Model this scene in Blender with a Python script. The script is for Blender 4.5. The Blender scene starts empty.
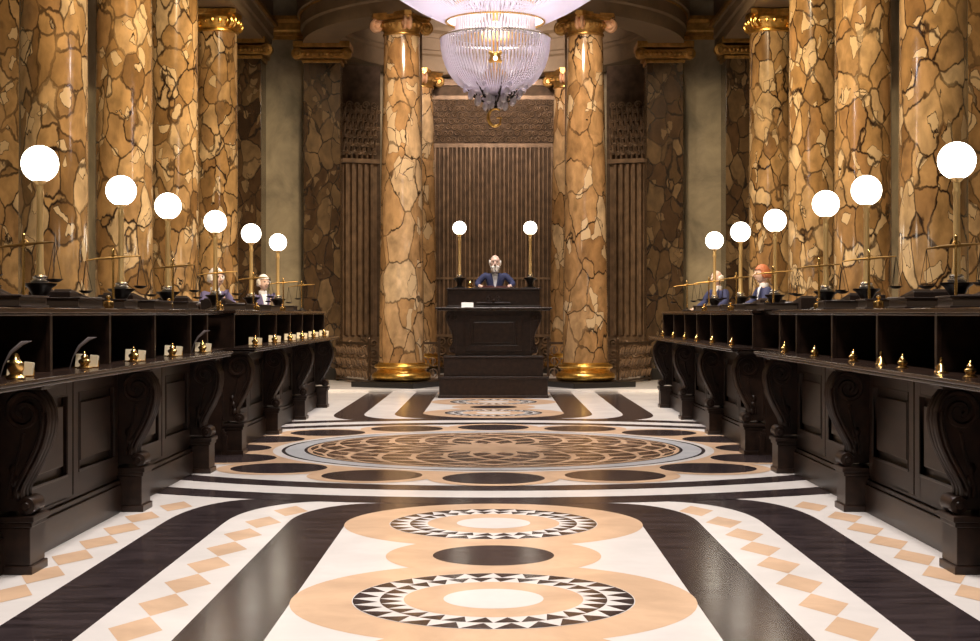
import bpy, bmesh, math, random
from mathutils import Vector, Matrix, noise
PI = math.pi
random.seed(7)
scn = bpy.context.scene
COL = scn.collection

# ------------------------------------------------------------------ camera, world, lights, exposure
cam_d = bpy.data.cameras.new('camera'); cam = bpy.data.objects.new('camera', cam_d); COL.objects.link(cam)
cam.location = (0, 0, 1.5); cam.rotation_euler = (PI/2, 0, 0)
cam_d.sensor_width = 36; cam_d.lens = 36*1450/980
cam_d.shift_x = -3.5/980; cam_d.shift_y = -7/980
cam_d.clip_end = 200
scn.camera = cam
scn.view_settings.view_transform = 'Standard'; scn.view_settings.look = 'None'
scn.view_settings.gamma = 1; scn.view_settings.use_curve_mapping = False
scn.view_settings.exposure = 0.0
w = bpy.data.worlds.new('world'); scn.world = w; w.use_nodes = True
w.node_tree.nodes['Background'].inputs[0].default_value = (1, .8, .6, 1)
w.node_tree.nodes['Background'].inputs[1].default_value = 0.05

def area(name, loc, target, size, power, col=(1, .82, .6), sy=None, spread=180):
    l = bpy.data.lights.new(name, 'AREA'); l.energy = power; l.color = col; l.size = size
    if sy: l.shape = 'RECTANGLE'; l.size_y = sy
    l.spread = math.radians(spread)
    o = bpy.data.objects.new(name, l); COL.objects.link(o); o.location = loc
    d = Vector(target)-Vector(loc); o.rotation_euler = d.to_track_quat('-Z', 'Y').to_euler()
    return o
def spot(name, loc, target, power, angle, col=(1, .82, .6), size=.25, blend=.5):
    l = bpy.data.lights.new(name, 'SPOT'); l.energy = power; l.color = col; l.spot_size = math.radians(angle)
    l.spot_blend = blend; l.shadow_soft_size = size
    o = bpy.data.objects.new(name, l); COL.objects.link(o); o.location = loc
    d = Vector(target)-Vector(loc); o.rotation_euler = d.to_track_quat('-Z', 'Y').to_euler()
    return o
WARM = (1, .78, .50); WHITE = (1, .91, .84)
for k, y in enumerate((4.5, 10.5, 17.5, 24.0)):                     # ceiling floods over the aisle
    area('ceiling_flood', (0, y, 9.9), (0, y, 0), 1.6, (400, 440, 460, 430)[k], WHITE, sy=2.5, spread=110)
for s in (-1, 1):                                                   # spots trained on the colonnades
    for y in (17.8, 21.2, 24.5, 28.3):
        spot('colonnade_spot', (s*1.2, y-6, 9.3), (s*5.4, y, 3.6), 1700, 58, WARM, .2)
    spot('rotunda_spot', (s*1.0, 20.5, 9.5), (s*1.83, 28.9, 4.6), 850, 36, (1, .76, .56), .15)
spot('alcove_fill', (0, 30.4, 8.6), (0, 36.4, 3.0), 650, 80, (1, .80, .58), .3)  # added fill light for the alcove, not a lamp of the hall
for s in (-1, 1):
    spot('pilaster_fill', (s*1.2, 26.6, 7.0), (s*3.7, 33.2, 3.2), 260, 62, (1, .78, .54), .25)  # added fill to brighten the bronze pilasters, no fixture there
    spot('side_wall_fill', (s*2.6, 25.0, 8.6), (s*4.7, 32.4, 4.0), 330, 40, (1, .82, .56), .25)  # extra light put in to lift the dark side walls
area('ring_fill', (0, 31.0, 7.5), (0, 35.8, 8.3), .8, 110, (1, .80, .68), spread=95)  # added fill for the ring's inner face, no cove lamp exists

# ------------------------------------------------------------------ node helpers and materials
def newmat(name):
    m = bpy.data.materials.new(name); m.use_nodes = True
    return m, m.node_tree.nodes, m.node_tree.links, m.node_tree.nodes['Principled BSDF']
def simple(name, col, rough=.5, metal=0, spec=.5, coat=0, noise_amt=0, noise_scale=8, bump=0):
    m, N, L, b = newmat(name)
    b.inputs['Base Color'].default_value = (*col, 1); b.inputs['Roughness'].default_value = rough
    b.inputs['Metallic'].default_value = metal; b.inputs['Specular IOR Level'].default_value = spec
    b.inputs['Coat Weight'].default_value = coat
    if noise_amt or bump:
        tc = N.new('ShaderNodeTexCoord'); nz = N.new('ShaderNodeTexNoise')
        nz.inputs['Scale'].default_value = noise_scale; nz.inputs['Detail'].default_value = 5
        L.new(tc.outputs['Object'], nz.inputs['Vector'])
        if noise_amt:
            r = N.new('ShaderNodeValToRGB')
            r.color_ramp.elements[0].position = .3; r.color_ramp.elements[1].position = .7
            r.color_ramp.elements[0].color = (*[c*(1-noise_amt) for c in col], 1)
            r.color_ramp.elements[1].color = (*[min(1, c*(1+noise_amt)) for c in col], 1)
            L.new(nz.outputs['Fac'], r.inputs['Fac']); L.new(r.outputs['Color'], b.inputs['Base Color'])
        if bump:
            bp = N.new('ShaderNodeBump'); bp.inputs['Strength'].default_value = bump; bp.inputs['Distance'].default_value = .02
            L.new(nz.outputs['Fac'], bp.inputs['Height']); L.new(bp.outputs['Normal'], b.inputs['Normal'])
    return m
def emit(name, col, s):
    m, N, L, b = newmat(name)
    b.inputs['Base Color'].default_value = (.9, .9, .9, 1)
    b.inputs['Emission Color'].default_value = (*col, 1); b.inputs['Emission Strength'].default_value = s
    return m
def marble(name, stops, vein=(.025, .012, .006), scale=2.8, rough=.16, vein_w=.05, dark=1.0):
    """breccia marble: big rounded stones in a dark matrix"""
    m, N, L, b = newmat(name)
    tc = N.new('ShaderNodeTexCoord'); oi = N.new('ShaderNodeObjectInfo')
    mul = N.new('ShaderNodeMath'); mul.operation = 'MULTIPLY'; mul.inputs[1].default_value = 61.0
    L.new(oi.outputs['Random'], mul.inputs[0])
    add = N.new('ShaderNodeVectorMath'); add.operation = 'ADD'
    L.new(tc.outputs['Object'], add.inputs[0]); L.new(mul.outputs[0], add.inputs[1])
    mp = N.new('ShaderNodeMapping'); mp.inputs['Scale'].default_value = (1.25, 1.25, .72)
    L.new(add.outputs[0], mp.inputs['Vector'])
    nz = N.new('ShaderNodeTexNoise'); nz.inputs['Scale'].default_value = 2.2; nz.inputs['Detail'].default_value = 5
    L.new(mp.outputs[0], nz.inputs['Vector'])
    sub = N.new('ShaderNodeVectorMath'); sub.operation = 'SUBTRACT'; sub.inputs[1].default_value = (.5, .5, .5)
    L.new(nz.outputs['Color'], sub.inputs[0])
    sc = N.new('ShaderNodeVectorMath'); sc.operation = 'SCALE'; sc.inputs['Scale'].default_value = .38
    L.new(sub.outputs[0], sc.inputs[0])
    ad2 = N.new('ShaderNodeVectorMath'); ad2.operation = 'ADD'
    L.new(mp.outputs[0], ad2.inputs[0]); L.new(sc.outputs[0], ad2.inputs[1])
    ve = N.new('ShaderNodeTexVoronoi'); ve.feature = 'DISTANCE_TO_EDGE'; ve.inputs['Scale'].default_value = scale
    vc = N.new('ShaderNodeTexVoronoi'); vc.feature = 'F1'; vc.inputs['Scale'].default_value = scale
    for v in (ve, vc): L.new(ad2.outputs[0], v.inputs['Vector'])
    # second family: small pale pebbles
    ve2 = N.new('ShaderNodeTexVoronoi'); ve2.feature = 'DISTANCE_TO_EDGE'; ve2.inputs['Scale'].default_value = scale*2.3
    vc2 = N.new('ShaderNodeTexVoronoi'); vc2.feature = 'F1'; vc2.inputs['Scale'].default_value = scale*2.3
    for v in (ve2, vc2): L.new(ad2.outputs[0], v.inputs['Vector'])
    sx = N.new('ShaderNodeSeparateColor'); L.new(vc.outputs['Color'], sx.inputs[0])
    sx2 = N.new('ShaderNodeSeparateColor'); L.new(vc2.outputs['Color'], sx2.inputs[0])
    r = N.new('ShaderNodeValToRGB'); r.color_ramp.interpolation = 'LINEAR'
    els = r.color_ramp.elements
    els[0].position = 0; els[0].color = (*stops[0], 1); els[1].position = 1; els[1].color = (*stops[-1], 1)
    for i in range(1, len(stops)-1):
        e = els.new(i/(len(stops)-1)); e.color = (*stops[i], 1)
    L.new(sx.outputs[0], r.inputs['Fac'])
    # cloudy variation inside each stone
    n2 = N.new('ShaderNodeTexNoise'); n2.inputs['Scale'].default_value = 5; n2.inputs['Detail'].default_value = 6
    L.new(ad2.outputs[0], n2.inputs['Vector'])
    mr = N.new('ShaderNodeMapRange'); mr.inputs['From Min'].default_value = .3; mr.inputs['From Max'].default_value = .7
    mr.inputs['To Min'].default_value = .62*dark; mr.inputs['To Max'].default_value = 1.3*dark
    L.new(n2.outputs['Fac'], mr.inputs['Value'])
    hv = N.new('ShaderNodeVectorMath'); hv.operation = 'SCALE'
    L.new(r.outputs['Color'], hv.inputs[0]); L.new(mr.outputs[0], hv.inputs['Scale'])
    # pebble mask
    gt = N.new('ShaderNodeMath'); gt.operation = 'GREATER_THAN'; gt.inputs[1].default_value = .88
    L.new(sx2.outputs[1], gt.inputs[0])
    pm = N.new('ShaderNodeMix'); pm.data_type = 'RGBA'
    L.new(gt.outputs[0], pm.inputs['Factor']); L.new(hv.outputs[0], pm.inputs['A'])
    pm.inputs['B'].default_value = (*[c*dark for c in stops[-1]], 1)
    # veins
    vr = N.new('ShaderNodeMapRange'); vr.inputs['From Min'].default_value = vein_w*.25; vr.inputs['From Max'].default_value = vein_w
    L.new(ve.outputs['Distance'], vr.inputs['Value'])
    vr2 = N.new('ShaderNodeMapRange'); vr2.inputs['From Min'].default_value = vein_w*.3; vr2.inputs['From Max'].default_value = vein_w*1.1
    L.new(ve2.outputs['Distance'], vr2.inputs['Value'])
    inv = N.new('ShaderNodeMath'); inv.operation = 'SUBTRACT'; inv.inputs[0].default_value = 1; L.new(gt.outputs[0], inv.inputs[1])
    mx = N.new('ShaderNodeMath'); mx.operation = 'MAXIMUM'; L.new(inv.outputs[0], mx.inputs[0]); L.new(vr2.outputs[0], mx.inputs[1])
    # the vein network fades in and out
    n3 = N.new('ShaderNodeTexNoise'); n3.inputs['Scale'].default_value = 1.6; L.new(mp.outputs[0], n3.inputs['Vector'])
    n3r = N.new('ShaderNodeMapRange'); n3r.inputs['From Min'].default_value = .35; n3r.inputs['From Max'].default_value = .6
    n3r.inputs['To Min'].default_value = .55; n3r.inputs['To Max'].default_value = 0; L.new(n3.outputs['Fac'], n3r.inputs['Value'])
    mx3 = N.new('ShaderNodeMath'); mx3.operation = 'MAXIMUM'; L.new(vr.outputs[0], mx3.inputs[0]); L.new(n3r.outputs[0], mx3.inputs[1])
    mn = N.new('ShaderNodeMath'); mn.operation = 'MINIMUM'; L.new(mx3.outputs[0], mn.inputs[0]); L.new(mx.outputs[0], mn.inputs[1])
    fm = N.new('ShaderNodeMix'); fm.data_type = 'RGBA'; fm.inputs['A'].default_value = (*vein, 1)
    L.new(mn.outputs[0], fm.inputs['Factor']); L.new(pm.outputs['Result'], fm.inputs['B'])
    L.new(fm.outputs['Result'], b.inputs['Base Color'])
    b.inputs['Roughness'].default_value = rough; b.inputs['Coat Weight'].default_value = .4; b.inputs['Coat Roughness'].default_value = .08
    return m
def stone(name, col, rough=.22, var=.12, grain=(1, 1, 1), scale=1.6, spec=.5):
    m, N, L, b = newmat(name)
    tc = N.new('ShaderNodeTexCoord'); mp = N.new('ShaderNodeMapping'); mp.inputs['Scale'].default_value = grain
    L.new(tc.outputs['Object'], mp.inputs['Vector'])
    nz = N.new('ShaderNodeTexNoise'); nz.inputs['Scale'].default_value = scale; nz.inputs['Detail'].default_value = 9
    nz.inputs['Roughness'].default_value = .62; nz.inputs['Distortion'].default_value = .4
    L.new(mp.outputs[0], nz.inputs['Vector'])
    r = N.new('ShaderNodeValToRGB'); r.color_ramp.elements[0].position = .32; r.color_ramp.elements[1].position = .68
    r.color_ramp.elements[0].color = (*[c*(1-var) for c in col], 1); r.color_ramp.elements[1].color = (*[min(1, c*(1+var)) for c in col], 1)
    L.new(nz.outputs['Fac'], r.inputs['Fac']); L.new(r.outputs['Color'], b.inputs['Base Color'])
    rr = N.new('ShaderNodeMapRange'); rr.inputs['To Min'].default_value = rough*.8; rr.inputs['To Max'].default_value = rough*1.3
    L.new(nz.outputs['Fac'], rr.inputs['Value']); L.new(rr.outputs[0], b.inputs['Roughness'])
    b.inputs['Specular IOR Level'].default_value = spec
    return m
M = {}
M['marble'] = marble('golden_breccia_marble', [(.17, .088, .030), (.32, .182, .068), (.41, .245, .098), (.27, .145, .055), (.44, .275, .122), (.55, .39, .21)])
M['marble_pink'] = marble('rose_breccia_marble', [(.28, .15, .06), (.39, .225, .10), (.46, .275, .125), (.34, .19, .08), (.50, .32, .165), (.58, .42, .25)], scale=1.9, vein_w=.032)
M['marble_dark'] = marble('brown_breccia_marble', [(.035, .018, .008), (.06, .032, .014), (.05, .026, .011), (.085, .05, .022), (.14, .09, .045)], vein=(.01, .006, .004), rough=.25)
M['floor_white'] = stone('floor_white_marble', (.78, .74, .72), .20, .05)
M['floor_dark'] = stone('floor_dark_marble', (.038, .028, .030), .17, .5, (1, 5, 1), 2.2)
M['floor_tan'] = stone('floor_peach_marble', (.70, .48, .32), .20, .14)
M['floor_brown'] = stone('floor_brown_marble', (.085, .045, .028), .25, .3)
M['floor_mid'] = stone('floor_umber_marble', (.27, .16, .095), .25, .25)
M['floor_grey'] = stone('floor_grey_marble', (.56, .57, .60), .20, .08)
M['wall_stone'] = stone('olive_wall_stone', (.31, .255, .165), .6, .42, scale=1.1)
M['cornice_stone'] = stone('brown_cornice_stone', (.20, .14, .085), .5, .2, scale=2)
M['ceil'] = simple('ceiling_plaster', (.12, .09, .055), .8)
M['gold'] = simple('gilding', (.85, .50, .13), .32, 1, noise_amt=.25, noise_scale=14, bump=.25)
M['gold_dull'] = simple('dull_gilding', (.42, .24, .07), .42, .85, noise_amt=.35, noise_scale=9, bump=.4)
M['gold_lit'] = simple('pink_lit_gilding', (.85, .52, .32), .4, .5, noise_amt=.15, noise_scale=9)  # gilding tinted pink so the light is in its colour
M['gold_mid'] = simple('aged_gilding', (.55, .33, .11), .38, .9, noise_amt=.3, noise_scale=10, bump=.3)
M['brass'] = simple('polished_brass', (.82, .55, .2), .22, 1)
M['satin_brass'] = simple('satin_brass', (.86, .60, .26), .38, .75)
M['bronze_deep'] = simple('dark_bronze', (.105, .068, .044), .75, 0, spec=.2, noise_amt=.4, noise_scale=5)  # darker, duller bronze for the backing plates
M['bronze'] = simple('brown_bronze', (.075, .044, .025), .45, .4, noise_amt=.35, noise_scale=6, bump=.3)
M['bronze_lit'] = simple('lit_bronze', (.20, .125, .072), .45, .3, noise_amt=.35, noise_scale=5, bump=.3)  # bronze with a lightened colour so that it reads as lit
M['black_stone'] = simple('black_plinth_stone', (.012, .010, .009), .3)
M['white_metal'] = simple('silver_collar', (.8, .76, .68), .25, 1)
M['iron'] = simple('dark_iron', (.02, .016, .014), .35, .6)
M['globe'] = emit('opal_glass_lit', (1, .90, .74), 6.5)
M['bulb'] = emit('chandelier_bulb', (1, .9, .86), 2.5)
M['paper'] = simple('cream_paper', (.82, .72, .52), .7)
M['old_pages'] = simple('browned_page_edges', (.055, .034, .02), .7)
M['white_card'] = simple('white_card', (.85, .83, .8), .6)
M['leather'] = simple('dark_leather', (.016, .008, .006), .38, noise_amt=.3, noise_scale=30)
M['red_leather'] = simple('maroon_leather', (.10, .022, .018), .45)
M['skin'] = simple('pale_skin', (.78, .54, .44), .5)
M['suit'] = simple('navy_cloth', (.030, .036, .10), .8)
M['suit_violet'] = simple('violet_grey_cloth', (.12, .10, .20), .8)
M['shirt'] = simple('white_cloth', (.80, .80, .84), .8)
M['hair_white'] = simple('white_hair', (.82, .77, .70), .7, bump=.5, noise_scale=40)
M['hair_red'] = simple('auburn_hair', (.42, .13, .05), .6, bump=.5, noise_scale=40)
M['eye'] = simple('eye', (.02, .015, .01), .1)
M['quill'] = simple('grey_feather', (.10, .08, .08), .7)
def wood(name='dark_mahogany', rough=.36, spec=.42):
    m, N, L, b = newmat(name)
    tc = N.new('ShaderNodeTexCoord'); mp = N.new('ShaderNodeMapping'); mp.inputs['Scale'].default_value = (9, 1.2, 9)
    L.new(tc.outputs['Object'], mp.inputs['Vector'])
    nz = N.new('ShaderNodeTexNoise'); nz.inputs['Scale'].default_value = 1.6; nz.inputs['Detail'].default_value = 6
    L.new(mp.outputs[0], nz.inputs['Vector'])
    r = N.new('ShaderNodeValToRGB'); r.color_ramp.elements[0].position = .3; r.color_ramp.elements[1].position = .7
    r.color_ramp.elements[0].color = (.009, .0043, .0028, 1); r.color_ramp.elements[1].color = (.031, .015, .0092, 1)
    L.new(nz.outputs['Fac'], r.inputs['Fac']); L.new(r.outputs['Color'], b.inputs['Base Color'])
    b.inputs['Roughness'].default_value = rough; b.inputs['Specular IOR Level'].default_value = spec
    return m
M['wood'] = wood(); M['polish'] = wood('polished_mahogany', .22, .55)
def crystal():
    m, N, L, b = newmat('cut_crystal')
    out = N['Material Output']
    tl = N.new('ShaderNodeBsdfTranslucent'); tl.inputs['Color'].default_value = (.90, .87, .96, 1)
    df = N.new('ShaderNodeBsdfDiffuse'); df.inputs['Color'].default_value = (.88, .86, .94, 1)
    gl = N.new('ShaderNodeBsdfGlossy'); gl.inputs['Roughness'].default_value = .15
    a = N.new('ShaderNodeMixShader'); a.inputs[0].default_value = .5
    L.new(df.outputs[0], a.inputs[1]); L.new(tl.outputs[0], a.inputs[2])
    c = N.new('ShaderNodeMixShader'); c.inputs[0].default_value = .18
    L.new(a.outputs[0], c.inputs[1]); L.new(gl.outputs[0], c.inputs[2]); L.new(c.outputs[0], out.inputs['Surface'])
    return m
M['crystal'] = crystal()

# ------------------------------------------------------------------ mesh builder
class MB:
    def __init__(s): s.v = []; s.f = []; s.m = []; s.mi = 0; s.T = None
    def add(s, vs, fs, mi=None):
        o = len(s.v)
        for p in vs:
            p = Vector(p)
            s.v.append(s.T @ p if s.T else p)
        for f in fs: s.f.append([i+o for i in f]); s.m.append(s.mi if mi is None else mi)
    def box(s, x0, x1, y0, y1, z0, z1, mi=None):
        if x0 > x1: x0, x1 = x1, x0
        if y0 > y1: y0, y1 = y1, y0
        s.add([(x0, y0, z0), (x1, y0, z0), (x1, y1, z0), (x0, y1, z0), (x0, y0, z1), (x1, y0, z1), (x1, y1, z1), (x0, y1, z1)],
              [(0, 3, 2, 1), (4, 5, 6, 7), (0, 1, 5, 4), (1, 2, 6, 5), (2, 3, 7, 6), (3, 0, 4, 7)], mi)
    def lathe(s, prof, n=24, c=(0, 0, 0), a0=0, a1=2*PI, mi=None, cap=True):
        full = abs(a1-a0-2*PI) < 1e-6
        k = n if full else n+1
        vs = []
        for r, z in prof:
            for i in range(k):
                a = a0+(a1-a0)*i/n
                vs.append((c[0]+r*math.cos(a), c[1]+r*math.sin(a), c[2]+z))
        fs = []
        for j in range(len(prof)-1):
            for i in range(n):
                i2 = (i+1) % k if full else i+1
                fs.append((j*k+i, j*k+i2, (j+1)*k+i2, (j+1)*k+i))
        if cap and full:
            if prof[0][0] > 1e-5: fs.append(tuple(reversed(range(k))))
            if prof[-1][0] > 1e-5: fs.append(tuple((len(prof)-1)*k+i for i in range(k)))
        s.add(vs, fs, mi)
    def sphere(s, c, r, n=16, sc=(1, 1, 1), mi=None):
        prof = [(math.sin(PI*i/(n//2)), -math.cos(PI*i/(n//2))) for i in range(n//2+1)]
        vs = []; fs = []
        for q, z in prof:
            for i in range(n):
                a = 2*PI*i/n
                vs.append((c[0]+r*sc[0]*q*math.cos(a), c[1]+r*sc[1]*q*math.sin(a), c[2]+r*sc[2]*z))
        for j in range(n//2):
            for i in range(n): fs.append((j*n+i, j*n+(i+1) % n, (j+1)*n+(i+1) % n, (j+1)*n+i))
        s.add(vs, fs, mi)
    def tube(s, pts, r, n=8, mi=None):
        pts = [Vector(p) for p in pts]; rs = r if isinstance(r, (list, tuple)) else [r]*len(pts)
        vs = []; fs = []; up = None
        for i, p in enumerate(pts):
            t = (pts[min(i+1, len(pts)-1)]-pts[max(i-1, 0)])
            if t.length < 1e-9: t = Vector((0, 0, 1))
            t.normalize()
            if up is None:
                up = Vector((0, 0, 1)) if abs(t.z) < .9 else Vector((1, 0, 0))
            a = (up-t*up.dot(t))
            if a.length < 1e-6: a = Vector((1, 0, 0))-t*t.x
            a.normalize(); up = a; b = t.cross(a)
            for k in range(n):
                g = 2*PI*k/n; vs.append(p+(a*math.cos(g)+b*math.sin(g))*rs[i])
        for i in range(len(pts)-1):
            for k in range(n): fs.append((i*n+k, i*n+(k+1) % n, (i+1)*n+(k+1) % n, (i+1)*n+k))
        fs.append(tuple(reversed(range(n)))); fs.append(tuple((len(pts)-1)*n+k for k in range(n)))
        s.add(vs, fs, mi)
    def prism(s, poly, axis, a, b, mi=None):
        """poly of 2D points: axis 'y' -> (x,z), 'x' -> (y,z), 'z' -> (x,y)"""
        def P(p, t):
            if axis == 'y': return (p[0], t, p[1])
            if axis == 'x': return (t, p[0], p[1])
            return (p[0], p[1], t)
        n = len(poly)
        s.add([P(p, a) for p in poly]+[P(p, b) for p in poly],
              [tuple(range(n)), tuple(reversed(range(n, 2*n)))]+[(i, (i+1) % n, n+(i+1) % n, n+i) for i in range(n)], mi)
    def flat(s, poly, z, mi):
        s.add([(p[0], p[1], z) for p in poly], [tuple(range(len(poly)))], mi)
    def build(s, name, mats, parent=None, loc=None, smooth=False, bevel=0, fix=True):
        me = bpy.data.meshes.new(name)
        me.from_pydata([tuple(v) for v in s.v], [], s.f)
        if not isinstance(mats, (list, tuple)): mats = [mats]
        for m in mats: me.materials.append(m)
        for p, mi in zip(me.polygons, s.m): p.material_index = mi
        if fix:
            bm = bmesh.new(); bm.from_mesh(me)
            bmesh.ops.remove_doubles(bm, verts=bm.verts, dist=1e-6)
            bmesh.ops.recalc_face_normals(bm, faces=bm.faces); bm.to_mesh(me); bm.free()
        if smooth:
            for p in me.polygons: p.use_smooth = True
            me.set_sharp_from_angle(angle=math.radians(40))
        o = bpy.data.objects.new(name, me); COL.objects.link(o)
        if parent: o.parent = parent
        if loc: o.location = loc
        if bevel:
            md = o.modifiers.new('bevel', 'BEVEL'); md.width = bevel; md.segments = 2; md.limit_method = 'ANGLE'
        return o
def thing(name, label, cat, loc=(0, 0, 0), rz=0, group=None):
    o = bpy.data.objects.new(name, None); COL.objects.link(o); o.location = loc; o.rotation_euler = (0, 0, rz)
    o.empty_display_size = .1
    o['label'] = label; o['category'] = cat
    if group: o['group'] = group
    return o
def tag(o, label, cat, group=None):
    o['label'] = label; o['category'] = cat
    if group: o['group'] = group
    return o
def struct(o): o['kind'] = 'structure'; return o
def dup(root, loc, rz=0, label=None, group=None, scale=None):
    r = root.copy(); COL.objects.link(r); r.location = loc; r.rotation_euler = (0, 0, rz)
    if scale: r.scale = scale
    if label: r['label'] = label
    if group: r['group'] = group
    for ch in list(root.children):
        c = ch.copy(); COL.objects.link(c); c.parent = r
        for g in list(ch.children):
            d = g.copy(); COL.objects.link(d); d.parent = c
    return r
def spiral(cx, cz, r0, r1, turns, a0, n=40, sgn=1):
    return [(cx+(r0+(r1-r0)*i/n)*math.cos(a0+sgn*2*PI*turns*i/n), cz+(r0+(r1-r0)*i/n)*math.sin(a0+sgn*2*PI*turns*i/n)) for i in range(n+1)]

# ------------------------------------------------------------------ floor with inlaid marble
W, D, T, BR, MI, GR = 0, 1, 2, 3, 4, 5
fl = MB(); FC = 16.08
zc = [0.0]
def up(): zc[0] += .0005; return zc[0]
fl.box(-8.2, 8.2, -3.4, 38, -.2, 0, W)
def both(poly, mi, z):
    fl.flat(poly, z, mi); fl.flat([(p[0], 2*FC-p[1]) for p in poly], z, mi)
def circ(cx, cy, r, n=64): return [(cx+r*math.cos(2*PI*i/n), cy+r*math.sin(2*PI*i/n)) for i in range(n)]
def edge(e, cx, cy, ry, p):
    """rounded-off strip group: straight sides at +-e, shoulders curving inward"""
    right = [(e, -3.4), (e, cy)]
    for i in range(1, 17):
        t = PI/2*i/16
        right.append((cx+(e-cx)*math.cos(t)**(2/p), cy+ry*math.sin(t)**(2/p)))
    return right+[(-x, y) for x, y in reversed(right)]
z = up(); both(edge(2.37, 1.75, 10.3, 1.45, 2.5), D, z)
z = up(); both(edge(1.93, 1.2, 10.35, 1.24, 2.3), W, z)
z = up()
for s in (-1, 1):
    for k in range(-12, 14):
        y = 6.88+k*.59
        for cx, ymax in ((1.70, 11.05), (2.59, 11.6)):
            yy = y+(.0 if cx < 2 else .27)
            if yy > ymax or yy < -3: continue
            x = cx-(max(0, yy-10.2)*.20 if cx < 2 else max(0, yy-10.8)*.25)
            fl.flat([(s*(x-.135), yy-.02), (s*x, yy-.29), (s*(x+.135), yy+.02), (s*x, yy+.29)], z, T)
z = up(); both(edge(1.475, .85, 10.4, 1.06, 2.2), D, z)
def lens(R):
    pts = [(-3.1, FC)]
    for i in range(41):
        x = -3.1+6.2*i/40; pts.append((x, 17.6-math.sqrt(R*R-x*x)))
    return pts+[(3.1, FC)]
for R, mi in ((6.2, D), (5.80, W), (5.36, D), (5.0, W)):
    z = up(); both(lens(R), mi, z)
# end panels
z = up(); both([(-1.05, -3.4), (1.05, -3.4), (1.05, 10.34), (-1.05, 10.34)], W, z)
z = up()
for cy in (10.34, 7.6, 4.86, 2.12, -.6): both(circ(0, cy, 1.06), T, z)
z = up()
for cy in (8.97, 6.23, 3.49): both(circ(0, cy, .665), T, z)
z = up()
for cy in (8.97, 6.23, 3.49): both(circ(0, cy, .375), D, z)
for cy in (10.34, 7.6, 4.86, 2.12):
    both(circ(0, cy, .74), W, z)
z = up()
for cy in (10.34, 7.6, 4.86, 2.12):
    both(circ(0, cy, .47), T, z)
    n = 28
    for r0, r1 in ((.735, .605), (.595, .475)):
        for k in range(n):
            a = 2*PI*(k+.5)/n; h = PI/n*.98
            both([(r0*math.cos(a-h), cy+r0*math.sin(a-h)), (r0*math.cos(a), cy+r0*math.sin(a)), (r0*math.cos(a+h), cy+r0*math.sin(a+h)), (r1*math.cos(a+h*.3), cy+r1*math.sin(a+h*.3))], D, z)
z = up()
for cy in (10.34, 7.6, 4.86, 2.12): both(circ(0, cy, .262), W, z)
# the great round medallion
z = up(); fl.flat(circ(0, FC, 3.02, 128), z, T)
for k in range(16):
    a = 2*PI*k/16+PI/2; cx, cy = 2.93*math.cos(a), FC+2.93*math.sin(a)
    fl.flat(circ(cx, cy, .60, 40), z+.00015*(1+k%2), T)
z = up()
for k in range(16):
    a = 2*PI*k/16+PI/2; cx, cy = 2.93*math.cos(a), FC+2.93*math.sin(a)
    fl.flat(circ(cx, cy, .465, 48), z, D)
for R, mi in ((2.42, W), (2.325, D), (2.285, GR), (2.08, D), (2.045, T)):
    z = up(); fl.flat(circ(0, FC, R, 128), z, mi)
rho = 1.01; NP = 18; dl = 2*PI/NP
def ab(a, b):
    th = (a+b)/2*dl; r = 2*rho*math.cos((b-a)/2*dl)
    return (r*math.cos(th), FC+r*math.sin(th))
z = up()
for i in range(NP):
    for m in range(0, 8):
        # cell a in [i, i+1], b in [i+m, i+m+1] ; outer tip at (i+1, i+m), inner tip at (i, i+m+1)
        a0, b0 = i, i+m
        if m == 0: continue
        pts = []
        g = .07; K = 4
        side = [(a0+1-g, b0+g+(1-2*g)*t/K) for t in range(K, -1, -1)]+[(a0+1-g-(1-2*g)*t/K, b0+g) for t in range(1, K+1)]
        tip = (a0+g+.12, b0+1-g-.12)
        for q in range(len(side)-1):
            A, B = side[q], side[q+1]
            mid = [(A[0]*.5+tip[0]*.5, A[1]*.5+tip[1]*.5), (B[0]*.5+tip[0]*.5, B[1]*.5+tip[1]*.5)]
            fl.flat([ab(*A), ab(*B), ab(*mid[1]), ab(*mid[0])], z, BR)
            fl.flat([ab(*mid[0]), ab((mid[0][0]+mid[1][0])/2, (mid[0][1]+mid[1][1])/2), ab(*tip)], z, BR if q % 2 else MI)
            fl.flat([ab((mid[0][0]+mid[1][0])/2, (mid[0][1]+mid[1][1])/2), ab(*mid[1]), ab(*tip)], z, MI if q % 2 else BR)
struct(fl.build('floor', [M['floor_white'], M['floor_dark'], M['floor_tan'], M['floor_brown'], M['floor_mid'], M['floor_grey']], fix=False))

# ------------------------------------------------------------------ room shell
b = MB(); b.box(-8.2, 8.2, -3.4, 38, 10.6, 10.8); struct(b.build('ceiling', M['ceil']))
for s, nm in ((-1, 'wall_left'), (1, 'wall_right')):
    b = MB(); b.box(s*7.9, s*8.2, -3.4, 38, 0, 10.6); struct(b.build(nm, M['wall_stone']))
b = MB(); b.box(-7.9, 7.9, -3.4, -3.1, 0, 10.6); struct(b.build('wall_front', M['wall_stone']))
b = MB()                                                            # back wall with the round-backed alcove
for s in (-1, 1): b.box(s*4.25, s*7.9, 32.45, 32.9, 0, 10.6)
b.lathe([(4.25, 0), (4.25, 10.6)], 48, (0, 32.6, 0), 0, PI)
b.lathe([(4.45, 0), (4.45, 10.6)], 48, (0, 32.6, 0), 0, PI)
struct(b.build('wall_back', M['wall_stone'], fix=False))
b = MB(); b.box(-5.9, 5.9, 27.7, 37.0, 0, .05); struct(b.build('trim_1', M['floor_white'], bevel=.008))   # one-step marble threshold
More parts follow.
